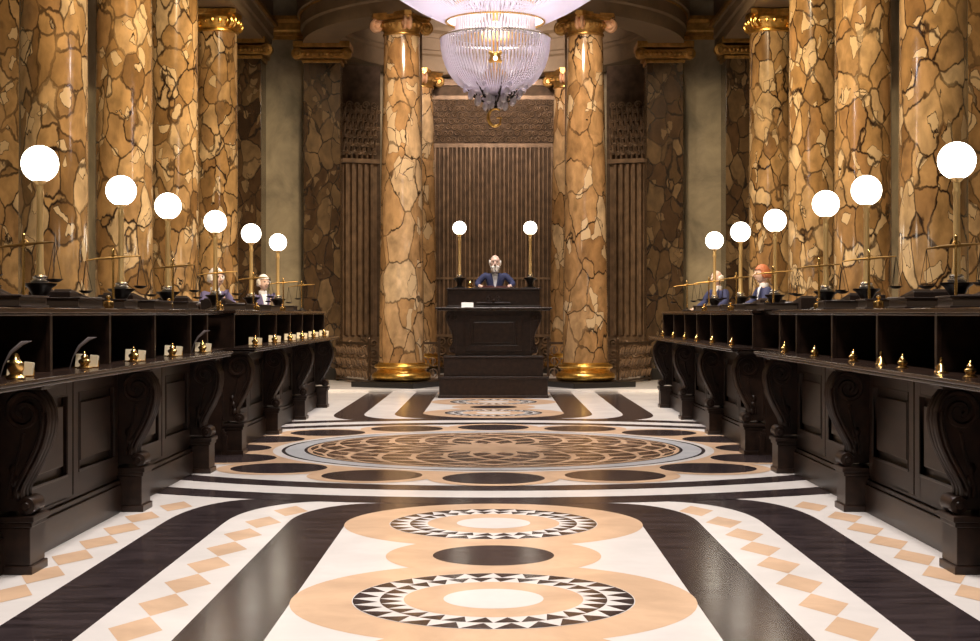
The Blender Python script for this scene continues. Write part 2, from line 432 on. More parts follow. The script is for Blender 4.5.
# straight cornice on the back wall
def cornice_prof(off, z0):      # profile (distance out from the face, z)
    return [(0, z0), (.05, z0), (.05, z0+.08), (.11, z0+.10), (.11, z0+.16), (.15, z0+.20), (.15, z0+.36), (.24, z0+.42), (.24, z0+.5), (0, z0+.5)]
b = MB()
for s in (-1, 1):
    b.prism([(32.45-d, zz) for d, zz in cornice_prof(0, 7.62)], 'x', s*4.25, s*4.95)
struct(b.build('trim_2', M['gold_dull']))
# entablatures above the two colonnades
for s in (-1, 1):
    b = MB()
    pr = [(-.45, 7.40), (.45, 7.40), (.45, 7.62), (.49, 7.66), (.49, 7.85), (.53, 7.88), (.53, 7.96), (.47, 8.0), (.47, 8.5), (.56, 8.56), (.56, 8.64), (.74, 8.78), (.74, 8.95), (.85, 9.05), (.85, 9.2), (-.45, 9.2)]
    b.prism([(s*(5.4-d), zz) for d, zz in pr], 'y', -3.0, 32.45)
    b.box(s*4.97, s*5.83, -3.0, 32.45, 9.2, 10.6)
    struct(b.build('trim_%d' % (3 if s < 0 else 4), M['cornice_stone']))
    b = MB(); b.box(s*(5.4-.53), s*(5.4-.60), -3.0, 32.40, 7.88, 7.955); b.box(s*(5.4-.74), s*(5.4-.78), -3.0, 32.40, 8.80, 8.94)
    struct(b.build('trim_%d' % (5 if s < 0 else 6), M['gold_dull']))
# ring entablature of the rotunda
RC = (0, 32.2, 0)
b = MB()
b.lathe([(3.42, 7.40), (4.2, 7.40), (4.2, 7.66), (4.25, 7.70), (4.25, 7.95), (4.32, 8.0), (4.32, 8.55), (4.42, 8.62), (4.42, 8.7), (4.58, 8.82), (4.58, 9.0), (4.2, 9.1), (4.2, 10.6),
         (3.5, 10.6), (3.5, 8.5), (3.2, 8.45), (3.2, 8.36), (3.32, 8.3), (3.36, 8.2), (3.42, 8.2), (3.42, 7.92), (3.36, 7.88), (3.36, 7.80), (3.42, 7.76), (3.42, 7.40)], 96, RC, cap=False)
struct(b.build('trim_7', M['cornice_stone'], smooth=True))
b = MB()
for r, zz in ((4.26, 7.97), (4.43, 8.66), (4.59, 8.92)): b.lathe([(r, zz-.03), (r+.03, zz), (r, zz+.03), (r-.05, zz), (r, zz-.03)], 96, RC, cap=False)
struct(b.build('trim_8', M['gold_dull'], smooth=True))

# ------------------------------------------------------------------ marble columns
def make_capital(parent, h0, rs, half, mat):
    """scrolled capital: echinus, egg ring, concave abacus, four corner volutes"""
    b = MB()
    b.lathe([(rs, h0), (rs+.03, h0+.02), (rs+.03, h0+.05), (rs, h0+.07), (rs+.02, h0+.12), (rs+.09, h0+.22), (rs+.07, h0+.28)], 40)
    n = 20
    for k in range(n):
        a = 2*PI*k/n; b.sphere(((rs+.07)*math.cos(a), (rs+.07)*math.sin(a), h0+.20), .042, 8, (1, 1, 1.3))
    pts = []
    for k in range(4):
        a = k*PI/2+PI/4
        c0 = Vector((math.cos(a), math.sin(a)))*half*1.34
        t = Vector((-math.sin(a), math.cos(a)))
        pts += [c0-t*.07, c0+t*.07]
        for u in (.25, .5, .75):
            a2 = a+PI/2*u; rr = half*(1.34-.46*math.sin(PI*u)); pts.append(Vector((math.cos(a2), math.sin(a2)))*rr)
    P = [(p.x, p.y) for p in pts]
    b.prism([(x*.94, y*.94) for x, y in P], 'z', h0+.30, h0+.36)
    b.prism(P, 'z', h0+.36, h0+.44)
    cap = b.build('capital', M[mat], parent, smooth=True)
    for k in range(4):
        a = k*PI/2+PI/4
        v = MB()
        R = Matrix.Rotation(a, 4, 'Z'); v.T = R
        for off in (-.05, .05):
            sp = spiral(half*1.13, h0+.20, .125, .03, 1.6, PI*.62, 36, -1)
            v.tube([(x, off, zz) for x, zz in [(rs-.02, h0+.27), (rs+.06, h0+.31)]+sp], .034, 8)
        v.T = R @ Matrix.Translation((half*1.13, 0, h0+.20)) @ Matrix.Rotation(PI/2, 4, 'X')
        v.lathe([(.0, -.10), (.04, -.10), (.05, -.075), (.11, -.06), (.085, 0), (.11, .06), (.05, .075), (.04, .10), (0, .10)], 20)
        v.build('volute', M['gold_lit' if mat == 'gold_mid' and k in (2, 3) else mat], cap, smooth=True)  # two volutes take the gilding with pink light in its colour
def make_column(label, r0, r1, half, mat, capmat, group, sq=.56):
    t = thing('marble_column', label, 'column', (0, 0, 0), 0, group); t['kind'] = 'thing'
    b = MB(); b.box(-sq, sq, -sq, sq, 0, .11); b.build('plinth', M['black_stone'], t, bevel=.01)
    b = MB(); R = r0
    prof = [(R+.02, .11)]
    for i in range(9):
        g = -PI/2+PI*i/8; prof.append((R+.06+.085*math.cos(g), .205+.085*math.sin(g)))
    prof += [(R+.05, .30), (R+.035, .33), (R+.05, .355)]
    for i in range(7):
        g = -PI/2+PI*i/6; prof.append((R+.05+.045*math.cos(g), .40+.045*math.sin(g)))
    prof += [(R+.02, .455), (R+.015, .48)]
    b.lathe([(p[0], p[1]) for p in prof], 48); b.build('base', M['gold'], t, smooth=True)
    b = MB(); pr = []
    for i in range(13):
        u = i/12; pr.append((r0+(r1-r0)*(u**1.5), .46+(6.98-.46)*u))
    b.lathe(pr, 64); b.build('shaft', M[mat], t, smooth=True)
    make_capital(t, 6.94, r1, half, capmat)
    return t
ordn = ['nearest', 'second', 'third', 'fourth', 'farthest']
row = make_column('x', .415, .395, .40, 'marble', 'gold', 'golden marble columns behind the counters')
ys = (17.8, 21.2, 24.5, 28.3)
first = True
for s, side in ((-1, 'left'), (1, 'right')):
    for k, y in enumerate(ys):
        lab = ['tall gold and brown marble column behind the %s counter, nearest the camera' % side,
               'tall gold and brown marble column, second in the row behind the %s counter' % side,
               'tall gold and brown marble column, third in the row behind the %s counter' % side,
               'marble column behind the far end of the %s counter, its gilded capital in view' % side][k]
        if first: row.location = (s*5.4, y, 0); row['label'] = lab; first = False
        else: dup(row, (s*5.4, y, 0), k*PI/2, lab)
rt = make_column('pinkish gold marble column with gilded base and capital, left of the high desk', .45, .345, .44, 'marble_pink', 'gold_mid', 'marble columns of the rotunda', sq=.72)
rt.location = (-1.83, 28.87, .05); rt.rotation_euler = (0, 0, -math.radians(29))
dup(rt, (1.83, 28.87, .05), math.radians(29), 'pinkish gold marble column with gilded base and capital, right of the high desk')
for s, side in ((-1, 'left'), (1, 'right')):
    dup(rt, (s*1.83, 35.53, .05), s*math.radians(29), 'rear rotunda column mostly hidden behind the front %s marble column' % side)
# square dark marble pillars: at the alcove sides, at the end of each colonnade, and along the outer walls
def make_pillar(label, hw, hd, half, cap='gold_dull', top=7.4, shaft='marble_dark', group=None, name='marble_pillar'):
    t = thing(name, label, 'pillar', (0, 0, 0), 0, group); t['kind'] = 'thing'
    b = MB(); b.box(-hw-.08, hw+.08, -hd-.08, hd+.08, 0, .25); b.build('plinth', M['black_stone'], t, bevel=.01)
    b = MB(); b.box(-hw, hw, -hd, hd, .25, top-.40); b.build('shaft', M[shaft], t, bevel=.01)
    b = MB(); h = top-.46
    b.box(-hw-.03, hw+.03, -hd-.03, hd+.03, h, h+.07)
    b.box(-hw-.08, hw+.08, -hd-.08, hd+.08, h+.09, h+.28)
    b.box(-half, half, -hd-.14, hd+.14, h+.33, h+.46)
    for k in range(9):
        b.sphere((-hw-.02+(2*hw+.04)*k/8, -hd-.09, h+.19), .05, 8)
    for k in range(9):
        b.sphere((-hw-.02+(2*hw+.04)*k/8, -hd-.04, h+.04), .025, 6)
    c = b.build('capital', M[cap], t, bevel=.008)
    for sx in (-1, 1):
        v = MB()
        v.T = Matrix.Translation((sx*(hw+.13), -hd-.02, h+.19)) @ Matrix.Rotation(PI/2, 4, 'X')
        v.lathe([(0, -.12), (.05, -.12), (.06, -.09), (.13, -.08), (.13, .08), (.06, .09), (.05, .12), (0, .12)], 20)
        v.build('volute', M[cap], c, smooth=True)
    return t
for s, side in ((-1, 'left'), (1, 'right')):
    t = make_pillar('dark brown marble pillar with gilded capital beside the %s edge of the alcove' % side, .40, .28, .62); t.location = (s*3.76, 32.05, .05)
    t = make_pillar('dark brown marble pillar beyond the last column of the %s colonnade' % side, .34, .34, .44); t.location = (s*5.35, 31.6, .05)
    t = make_pillar('x', .42, .3, .52, shaft='marble')
    for k, y in enumerate((20.9,)):
        lab = 'greenish marble wall pillar at the %s edge of the photo beside the nearest column' % side if k == 0 else 'dark marble wall pillar hidden behind the %s colonnade' % side
        tt = t if k == 0 else dup(t, (0, 0, 0))
        if k == 0: t['label'] = lab
        else: tt['label'] = lab; tt['group'] = 'wall pillars hidden behind the %s colonnade' % side
        tt.location = (s*7.05, y, 0)

# ------------------------------------------------------------------ bronze work of the alcove
def flutes(b, x0, x1, y, z0, z1, n, d=.05):
    w_ = (x1-x0)/n
    for i in range(n):
        xa = x0+i*w_
        b.prism([(xa+w_*.12, y), (xa+w_*.3, y-d), (xa+w_*.7, y-d), (xa+w_*.88, y)], 'z', z0, z1)
def leaf(b, x, y, z, h, w_, lean=.12):
    pts = []
    for i in range(7):
        u = i/6; pts.append((x, y-lean*u*u, z+h*(u-.25*max(0, u-.7))))
    b.tube(pts, [w_*(.35+.65*math.sin(PI*min(1, .15+.8*i/6))) for i in range(7)], 6)
def scroll(b, x, y, z, r, sg, th=.02, a0=0):
    b.tube([(px, y, pz) for px, pz in spiral(x, z, r, r*.15, 1.5, a0, 22, sg)], th, 5)
for s, side in ((-1, 'left'), (1, 'right')):
    t = thing('bronze_pilaster', 'brown bronze fluted pilaster with leafy capital in the %s of the alcove' % side, 'pilaster', (s*3.26, 34.1, .05), -s*.35)
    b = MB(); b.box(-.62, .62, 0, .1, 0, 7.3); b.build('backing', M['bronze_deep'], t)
    b = MB(); b.box(-.52, .52, -.06, 0, .9, 5.0); flutes(b, -.45, .45, -.06, .95, 4.95, 6, .09); b.build('fluting', M['bronze_lit'], t)
    b = MB()
    b.box(-.56, .56, -.16, 0, 4.98, 5.08)
    rnd = random.Random(3)
    for r_ in range(6):
        for k in range(8):
            x_ = -.48+.125*k+(.06 if r_ % 2 else 0); leaf(b, x_, -.09-.02*r_, 5.05+.19*r_, .30, .036, .09+.02*rnd.random())
            scroll(b, x_+.05, -.17-.015*r_, 5.22+.19*r_, .055, 1 if k % 2 else -1, .014, rnd.random()*6)
    for k in range(5): scroll(b, -.40+.20*k, -.24, 6.30+.05*rnd.random(), .09, 1 if k % 2 else -1, .018)
    b.build('carved_capital', M['bronze_lit'], t, smooth=True)
    b = MB(); b.box(-.62, .62, -.12, 0, 0, .14); b.box(-.58, .58, -.09, 0, .14, .9)
    for k in range(4):
        for j in range(3): scroll(b, -.42+.28*k, -.12, .27+.24*j, .115, 1 if (k+j) % 2 else -1, .026, rnd.random()*6)
    b.build('carved_base', M['bronze_lit'], t, smooth=True)
# centre screen
t = thing('bronze_screen', 'tall brown ribbed bronze screen with carved frieze behind the seated man', 'screen', (0, 36.3, .05))
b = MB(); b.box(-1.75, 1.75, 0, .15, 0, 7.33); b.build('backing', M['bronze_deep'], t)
b = MB(); n = 30
for i in range(n):
    x = -1.62+3.24*(i+.5)/n; wd = .035+.012*math.sin(i*2.3)
    b.prism([(x-wd, 0), (x-wd*.5, -.05), (x+wd*.5, -.05), (x+wd, 0)], 'z', .9, 5.6)
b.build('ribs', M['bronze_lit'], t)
b = MB(); b.box(-1.7, 1.7, -.05, 0, 5.6, 5.7); b.box(-1.7, 1.7, -.05, 0, 6.8, 6.9); b.box(-1.72, 1.72, -.09, 0, 7.15, 7.30)
for k in range(22):
    for j in range(7): scroll(b, -1.58+.15*k+(.07 if j % 2 else 0), -.05, 5.80+.155*j, .075, 1 if (k+j) % 2 else -1, .013, k*1.3+j)
b.build('frieze', M['bronze_lit'], t, smooth=True)
b = MB(); b.box(-1.7, 1.7, -.08, 0, 0, .12)
for k in range(13):
    for j in range(3): scroll(b, -1.56+.26*k, -.05, .25+.26*j, .12, 1 if (k+j) % 2 else -1, .025, k*1.3+j)
b.build('skirting', M['bronze_lit'], t, smooth=True)
b = MB(); b.box(-1.72, 1.72, -.09, 0, .86, .93); b.box(-1.72, 1.72, -.06, 0, 2.3, 2.36); b.build('rail', M['bronze_lit'], t)
# scrollwork railings between the rotunda columns
def railing(p0, p1, label):
    p0 = Vector(p0); p1 = Vector(p1); d = p1-p0; Ln = d.length
    t = thing('scrollwork_railing', label, 'railing', (p0.x, p0.y, .05), math.atan2(d.y, d.x))
    b = MB(); b.box(0, Ln, -.02, .02, .04, .08); b.box(0, Ln, -.02, .02, .80, .85); b.build('rail', M['bronze'], t)
    for x in (0, Ln):
        b = MB(); b.box(x-.025, x+.025, -.025, .025, 0, .9); b.sphere((x, 0, .93), .04, 8); b.build('post', M['bronze'], t)
    n = max(1, int(Ln/.26)); q = Ln/n; b = MB(); rnd = random.Random(5)
    for i in range(n):
        for j in range(3):
            for e in (0, 1):
                scroll(b, q*(i+.28+.44*e), 0, .2+.24*j, .115, 1 if (e+j) % 2 else -1, .014, rnd.random()*6)
                leaf(b, q*(i+.28+.44*e), -.01, .12+.24*j, .16, .03, .06)
    b.build('scrollwork', M['bronze_lit'], t, smooth=True)
railing((-3.38, 31.35), (-2.55, 29.75), 'low bronze scrollwork railing left of the left rotunda column')
railing((2.55, 29.75), (3.38, 31.35), 'low bronze scrollwork railing right of the right rotunda column')
railing((-1.62, 30.6), (-1.15, 30.6), 'short bronze scrollwork railing between left rotunda column and desk')
railing((1.15, 30.6), (1.62, 30.6), 'short bronze scrollwork railing between right rotunda column and desk')
for s, side in ((-1, 'left'), (1, 'right')):
    b = MB()
    b.lathe([(.06, 0), (.06, .08), (.03, .12), (.024, .2), (.024, 7.2), (.04, 7.25), (.04, 7.34)], 12)
    tag(b.build('bronze_pole', M['bronze_lit'], loc=(s*1.50, 30.0, .05), smooth=True), 'thin upright bronze pole against the inner side of the %s rotunda column' % side, 'pole')

# ------------------------------------------------------------------ bank counters
FRONT = 2.87; PL = 2.64
S_OUT = [(.18, 1.085), (.235, 1.05), (.275, 1.0), (.30, .94), (.305, .88), (.295, .81), (.272, .73), (.235, .65), (.195, .575), (.165, .52), (.15, .478), (.152, .43)]
def corbel_meshes():
    P = {}
    b = MB()            # scroll body, x = protrusion (local +x toward the aisle), y = 0..0.30 width
    back = [(.0, .36), (.0, 1.085)]
    b.prism([(p, z_) for p, z_ in S_OUT]+[(.152, .36)]+back, 'y', .05, .20)
    for yy in (.062, .125, .188):                                      # the rolled ridges down the front
        b.tube([(p-.004, yy, z_) for p, z_ in S_OUT], .019, 8)
    for yy in (.05, .20):                                           # scroll relief on both cheeks
        off = -.012 if yy < .1 else .012
        sp = spiral(.165, .93, .125, .02, 1.7, 0, 44, 1)
        b.tube([(p, yy+off*.3, z_) for p, z_ in sp], .018, 6)
        b.tube([(p-.035, yy+off*.3, z_) for p, z_ in S_OUT[3:]], .014, 6)
        b.tube([(p*.55, yy+off*.3, z_) for p, z_ in S_OUT[5:]], .012, 6)
        for i in range(3): b.sphere((.10+.01*i, yy, .60-.07*i), .03, 8, (1, .5, 1.2))
    P['scroll'] = b
    b = MB(); b.T = Matrix.Translation((.180, .13, .390)) @ Matrix.Rotation(PI/2, 4, 'X')
    b.lathe([(0, -.115), (.02, -.115), (.025, -.105), (.05, -.102), (.055, -.08), (.045, 0), (.055, .08), (.05, .102), (.025, .105), (.02, .115), (0, .115)], 20)
    P['curl'] = b
    b = MB(); b.box(0, .225, .0, .30, 0, .05); b.box(0, .21, .012, .288, .05, .27); b.box(0, .222, .004, .296, .27, .30); b.box(0, .235, -.006, .306, .30, .335)
    P['plinth'] = b
    b = MB(); b.box(0, .27, .03, .22, 1.06, 1.09); b.box(0, .29, .02, .23, 1.075, 1.09)
    P['cap_block'] = b
    return P
CM = {}
for k, mb in corbel_meshes().items():
    o = mb.build(k, M['wood'], smooth=(k != 'plinth' and k != 'cap_block'), bevel=.005 if k in ('plinth', 'cap_block') else 0)
    CM[k] = o
def add_corbel(parent, y, s, front):
    """corbel part with plinth, curl and cap as sub-parts; s=-1 left counter, +1 right"""
    out = None
    for k in ('scroll', 'curl', 'plinth', 'cap_block'):
        c = CM[k].copy(); COL.objects.link(c)
        if out is None: out = c; c.name = 'corbel'; c.parent = parent; c.location = (front*s, y, 0)
        else: c.parent = out
        if out is c:
            # rotate 180deg for the right-hand side; y width runs the other way, so shift
            if s > 0: c.rotation_euler = (0, 0, PI); c.location = (front*s, y+.30, 0)
    return out
def counter(s, y0, y1, corbels, dividers, front, ledge_x, pig_x, label, kind):
    side = 'left' if s < 0 else 'right'
    t = thing('bank_counter', label, 'counter', (0, 0, 0), 0, 'dark wooden bank counters along the aisle')
    def bx(x0, x1, ya, yb, za, zb, b): b.box(s*x0, s*x1, ya, yb, za, zb)
    b = MB(); bx(front, 3.30, y0, y1, 0, 1.09, b); b.build('carcass', M['wood'], t)
    b = MB(); bx(front-.06, front, y0, y1, 0, .21, b); bx(front-.045, front, y0, y1, .21, .245, b); bx(front-.025, front, y0, y1, .245, .275, b)
    b.build('skirting', M['wood'], t, bevel=.006)
    b = MB(); bx(ledge_x, 3.30, y0-.04, y1+.04, 1.115, 1.14, b); bx(ledge_x+.02, 3.30, y0-.02, y1+.02, 1.09, 1.115, b)
    b.build('ledge', M['polish'], t, bevel=.008)
    b = MB(); bx(3.22, 3.30, y0, y1, 1.14, 1.5, b); b.build('pigeonhole_back', M['wood'], t)
    for yy in dividers:
        b = MB(); bx(pig_x, 3.22, yy-.018, yy+.018, 1.14, 1.5, b); bx(pig_x-.012, pig_x+.02, yy-.026, yy+.026, 1.14, 1.5, b)
        b.build('divider', M['wood'], t, bevel=.004)
    b = MB(); bx(pig_x-.03, 3.60, y0-.02, y1+.02, 1.5, 1.535, b); bx(pig_x-.015, 3.0, y0, y1, 1.485, 1.5, b)
    b.build('top_shelf', M['polish'], t, bevel=.011)
    for yy in corbels: add_corbel(t, yy, s, front)
    # framed panels, two to a bay
    ends = [y0-.3] + list(corbels) + [y1]
    for a, c in zip(ends[:-1], ends[1:]):
        a2 = a+.30 if a in corbels else y0
        if c-a2 < .5: continue
        halves = [(a2, (a2+c)/2-.012), ((a2+c)/2+.012, c)] if c-a2 > 1.5 else [(a2, c)]
        for p, q in halves:
            b = MB(); xo = front-.034
            bx(xo, front, p, p+.13, .275, 1.09, b); bx(xo, front, q-.13, q, .275, 1.09, b)
            bx(xo, front, p+.13, q-.13, .275, .43, b); bx(xo, front, p+.13, q-.13, .95, 1.09, b)
            i = .19
            bx(front-.028, front, p+i, q-i, .49, .89, b)
            bx(front-.04, front, p+.115, q-.115, .415, .43, b); bx(front-.04, front, p+.115, q-.115, .95, .965, b); bx(front-.04, front, p+.115, p+.13, .43, .95, b); bx(front-.04, front, q-.13, q-.115, .43, .95, b)
            b.build('panel', M['wood'], t, bevel=.006)
    return t
for s, side in ((-1, 'left'), (1, 'right')):
    counter(s, 5.4, 13.9, [5.71, 8.31, 10.95, 13.55], [6.22, 7.6, 8.98, 10.36, 11.74, 13.12, 13.88], 2.87, 2.50, 2.75,
            'near stretch of dark carved wooden counter along the %s side of the aisle' % side, 'near')
    counter(s, 13.98, 15.22, [], [14.45], 3.08, 2.80, 2.86,
            'short recessed stretch of dark wooden counter linking near and far stretches on the %s' % side, 'link')
    counter(s, 15.3, 23.5, [15.32, 17.88, 20.45, 23.05], [15.33, 16.95, 18.3, 19.55, 20.8, 22.05, 23.45], 2.87, 2.50, 2.75,
            'far stretch of dark carved wooden counter along the %s side beyond the floor medallion' % side, 'far')
for o in list(CM.values()): bpy.data.objects.remove(o)

# ------------------------------------------------------------------ high desk
t = thing('high_desk', 'tall dark wooden desk standing alone at the far end of the aisle', 'desk', (0, 25.6, 0))
def dk(nm, boxes, bev=.008, mat='wood', par=None):
    b = MB()
    for q in boxes: b.box(*q)
    return b.build(nm, M[mat], par or t, bevel=bev)
dk('lower_step', [(-.96, .96, 0, .78, 0, .35), (-.975, .975, -.01, .78, .35, .385), (-.98, .98, -.02, .78, 0, .05)])
dk('upper_step', [(-.88, .88, .07, .74, .385, .71), (-.895, .895, .055, .74, .71, .75)])
dk('body', [(-.68, .68, .16, .56, .75, 1.55)])
dk('front_panel', [(-.50, .50, .13, .16, .84, .93), (-.50, .50, .13, .16, 1.40, 1.47), (-.50, -.41, .13, .16, .93, 1.40), (.41, .50, .13, .16, .93, 1.40), (-.36, .36, .135, .16, .98, 1.35)])
dk('writing_ledge', [(-1.03, 1.03, -.06, .60, 1.575, 1.61), (-1.0, 1.0, -.03, .58, 1.55, 1.575)], mat='polish')
dk('gallery', [(-.82, .82, .12, .56, 1.61, 1.92), (-.84, .84, .09, .86, 1.92, 1.955), (-.3, .3, .105, .12, 1.66, 1.70), (-.84, .84, .10, .12, 1.61, 1.64)])
b = MB()
for e in (-1, 1): scroll(b, e*.09, .11, 1.76, .06, e, .014, PI/2)
b.sphere((0, .11, 1.72), .035, 8); b.build('ornament', M['wood'], t, smooth=True)
for s in (-1, 1):
    for yy in (.16,):
        b = MB(); prof = [(0, .80), (.02, .80), (.10, .83), (.115, .88), (.08, .93), (.05, 1.0), (.06, 1.12), (.11, 1.25), (.17, 1.38), (.185, 1.46), (.15, 1.53), (0, 1.55)]
        b.prism([(s*(.66+p), z_) for p, z_ in prof], 'y', yy-.02, yy+.22)
        b.tube([(s*(.66+p), yy-.02, z_) for p, z_ in prof[1:]], .018, 6); b.tube([(s*(.66+p), yy+.22, z_) for p, z_ in prof[1:]], .018, 6)
        b.tube([(s*x, yy-.02, z_) for x, z_ in spiral(.735, 1.44, .09, .015, 1.5, 0, 30)], .015, 6)
        b.tube([(s*x, yy-.02, z_) for x, z_ in spiral(.72, .86, .05, .01, 1.3, 0, 24)], .012, 6)
        b.build('side_bracket', M['wood'], t, smooth=True)
# card standing on the ledge
b = MB(); b.prism([(0, 0), (.07, 0), (.035, .085)], 'x', -.105, .105)
tag(b.build('name_card', M['white_card'], loc=(-.46, 25.55, 1.61)), 'small blank white folded card on the ledge of the high desk', 'card')

# ------------------------------------------------------------------ globe lamps
def make_lamp(label, pole_h, r, group):
    t = thing('globe_lamp', label, 'lamp', (0, 0, 0), 0, group)
    b = MB(); b.lathe([(.095, 0), (.10, .02), (.06, .035), (.045, .06), (.05, .09), (.085, .15), (.115, .17), (.12, .185), (.05, .19)], 24); b.build('urn_base', M['iron'], t, smooth=True)
    b = MB(); b.lathe([(.062, .188), (.066, .205), (.05, .212), (.05, .222), (.055, .232), (.035, .245), (.022, .25)], 24); b.build('collar', M['white_metal'], t, smooth=True)
    b = MB(); b.lathe([(.034, .245), (.034, .27), (.027, .30), (.024, .6*pole_h), (.023, pole_h-.12), (.029, pole_h-.10), (.029, pole_h-.08), (.023, pole_h-.06), (.025, pole_h-.02), (.045, pole_h), (.05, pole_h+.012), (.02, pole_h+.02)], 20)
    b.build('pole', M['satin_brass'], t, smooth=True)
    b = MB(); b.sphere((0, 0, pole_h+r), r, 32); b.build('globe', M['globe'], t, smooth=True)
    return t
lamp_y = {-1: (10.55, 12.85, 14.7, 17.2, 19.75, 22.2), 1: (10.33, 12.83, 14.4, 17.0, 19.37, 21.65)}
lp = make_lamp('x', .920, .134, 'globe lamps on the counters')
first = True
words = ['nearest the camera', 'second from the camera', 'third from the camera', 'fourth from the camera', 'fifth from the camera', 'farthest from the camera']
for s, side in ((-1, 'left'), (1, 'right')):
    for k, y in enumerate(lamp_y[s]):
        lab = 'lit white globe lamp on brass pole on the %s counter, %s' % (side, words[k])
        if first: lp.location = (s*3.3, y, 1.535); lp['label'] = lab; first = False
        else: dup(lp, (s*3.3, y, 1.535), 0, lab)
ld = make_lamp('lit white globe lamp on brass pole on the left end of the high desk', .960, .122, 'globe lamps on the high desk')
ld.location = (-.61, 26.05, 1.955)
dup(ld, (.66, 26.05, 1.955), 0, 'lit white globe lamp on brass pole on the right end of the high desk')

# ------------------------------------------------------------------ small things on the counters
def make_inkwell():
    t = thing('brass_inkwell', 'x', 'inkwell')
    b = MB(); b.lathe([(.058, 0), (.06, .008), (.045, .016), (.034, .024), (.036, .036), (.048, .05), (.046, .066), (.03, .078), (.02, .082)], 24); b.build('pot', M['brass'], t, smooth=True)
    b = MB(); b.lathe([(.026, .082), (.03, .09), (.024, .104), (.012, .112), (.008, .118), (.012, .126), (.006, .136), (0, .138)], 20); b.build('lid', M['brass'], t, smooth=True)
    return t
ink = make_inkwell()
def make_letters():
    t = thing('letter_packet', 'x', 'paper')
    b = MB(); b.T = Matrix.Rotation(-.18, 4, 'X'); b.box(-.095, -.03, 0, .05, 0, .13); b.build('envelope', M['paper'], t, bevel=.003)
    b = MB(); b.T = Matrix.Rotation(-.1, 4, 'X') @ Matrix.Rotation(.1, 4, 'Y'); b.box(.03, .10, 0, .05, 0, .125); b.build('envelope', M['paper'], t, bevel=.003)
    b = MB(); b.box(-.11, .11, -.012, .055, 0, .012); b.box(-.11, .11, .045, .06, .012, .07); b.build('rack', M['brass'], t, bevel=.002)
    return t
letr = make_letters()
quill = MB()
quill.tube([(0, 0, 0), (.02, 0, .07), (.06, .01, .14), (.12, .02, .19), (.17, .03, .20)], [.003, .004, .010, .013, .002], 6)
qm = quill.build('quill_pen', M['quill'], smooth=True)
near_y = (8.15, 9.5, 10.8, 12.1, 13.35); far_y = (16.3, 17.75, 19.1, 20.3, 21.6, 22.95)
pos = ['first', 'second', 'third', 'fourth', 'fifth', 'sixth']
used = [0, 0, 0]
for s, side in ((-1, 'left'), (1, 'right')):
    for sec, ys_ in (('near', near_y), ('far', far_y)):
        for k, y in enumerate(ys_):
            lab = 'small brass inkwell, %s along the ledge of the %s %s counter counting from the camera' % (pos[k], sec, side)
            if not used[0]: o = ink; used[0] = 1; o.location = (s*2.68, y, 1.14); o['label'] = lab; o['group'] = 'brass inkwells on the counter ledges'; o.scale = (.82,)*3
            else: o = dup(ink, (s*2.68, y, 1.14), 0, lab)
            if s > 0: o.scale = (.70,)*3
            if s < 0:
                lab = 'cream envelopes in a small rack behind the %s inkwell on the %s %s counter' % (pos[k], sec, side)
                if not used[1]: o = letr; used[1] = 1; o['label'] = lab; o['group'] = 'cream envelope racks on the left ledge'; o.location = (-2.70, y+.09, 1.14); o.scale = (.72,)*3
                else: o = dup(letr, (-2.70, y+.09, 1.14), 0, lab)
                if sec == 'near' and k in (1, 4, 0):
                    q = qm if not used[2] else qm.copy()
                    if used[2]: COL.objects.link(q)
                    used[2] = 1; q.location = (-2.79, y+.05, 1.142)
                    q.rotation_euler = (0, 0, .3)
                    tag(q, 'grey quill pen leaning beside the %s inkwell on the near left counter' % pos[k], 'pen', 'quill pens on the left ledge')
def make_weights():
    t = thing('brass_weight', 'x', 'weight')
    b = MB(); b.lathe([(.036, 0), (.038, .006), (.038, .05), (.03, .056), (.012, .06), (.010, .07)], 20); b.build('body', M['brass'], t, smooth=True)
    b = MB(); b.lathe([(.008, .068), (.018, .08), (.016, .092), (0, .098)], 16); b.build('knob', M['brass'], t, smooth=True)
    return t
wt = make_weights(); first = True
nm_ = ['just beyond the nearest lamp', 'just beyond the second lamp', 'just beyond the third lamp', 'just beyond the fourth lamp', 'just beyond the fifth lamp']
for s, side in ((-1, 'left'), (1, 'right')):
    for k, y in enumerate((10.62, 12.6, 14.95, 17.25, 19.4)):
        lab = 'small brass weight at the %s counter top\'s front edge, %s' % (side, nm_[k])
        if first: o = wt; first = False; o['label'] = lab
        else: o = dup(wt, (0, 0, 0), 0, lab)
        o['group'] = 'brass weights on the counter tops'; o.location = (s*2.82, y, 1.535)
# brass hand bells standing between inkwells on the right
def make_bell():
    t = thing('desk_bell', 'x', 'bell')
    b = MB(); b.lathe([(.042, 0), (.045, .008), (.034, .02), (.028, .045), (.016, .058), (0, .06)], 20); b.build('dome', M['brass'], t, smooth=True)
    b = MB(); b.lathe([(.006, .055), (.009, .07), (.012, .08), (.007, .095), (0, .098)], 12); b.T = None; b.build('handle', M['brass'], t, smooth=True)
    return t
bl = make_bell()
for k, y in enumerate((8.74, 10.1)):
    lab = 'small brass bell between inkwells on the right counter, %s' % ('nearer to the camera' if k == 0 else 'farther of the two')
    o = bl if k == 0 else dup(bl, (0, 0, 0)); o.location = (2.70, y, 1.14); o['label'] = lab; o['group'] = 'brass bells on the right ledge'
b = MB(); b.lathe([(.05, 0), (.055, .01), (.03, .03), (.045, .06), (.045, .09), (.02, .11), (.012, .14), (0, .145)], 20)
tag(b.build('brass_pot', M['brass'], loc=(-2.62, 7.95, 1.14), smooth=True), 'round brass pot at the left edge of the photo beside the first inkwell', 'pot')
b = MB(); b.lathe([(.05, 0), (.055, .01), (.03, .03), (.045, .06), (.045, .09), (.02, .11), (.012, .14), (0, .145)], 20)
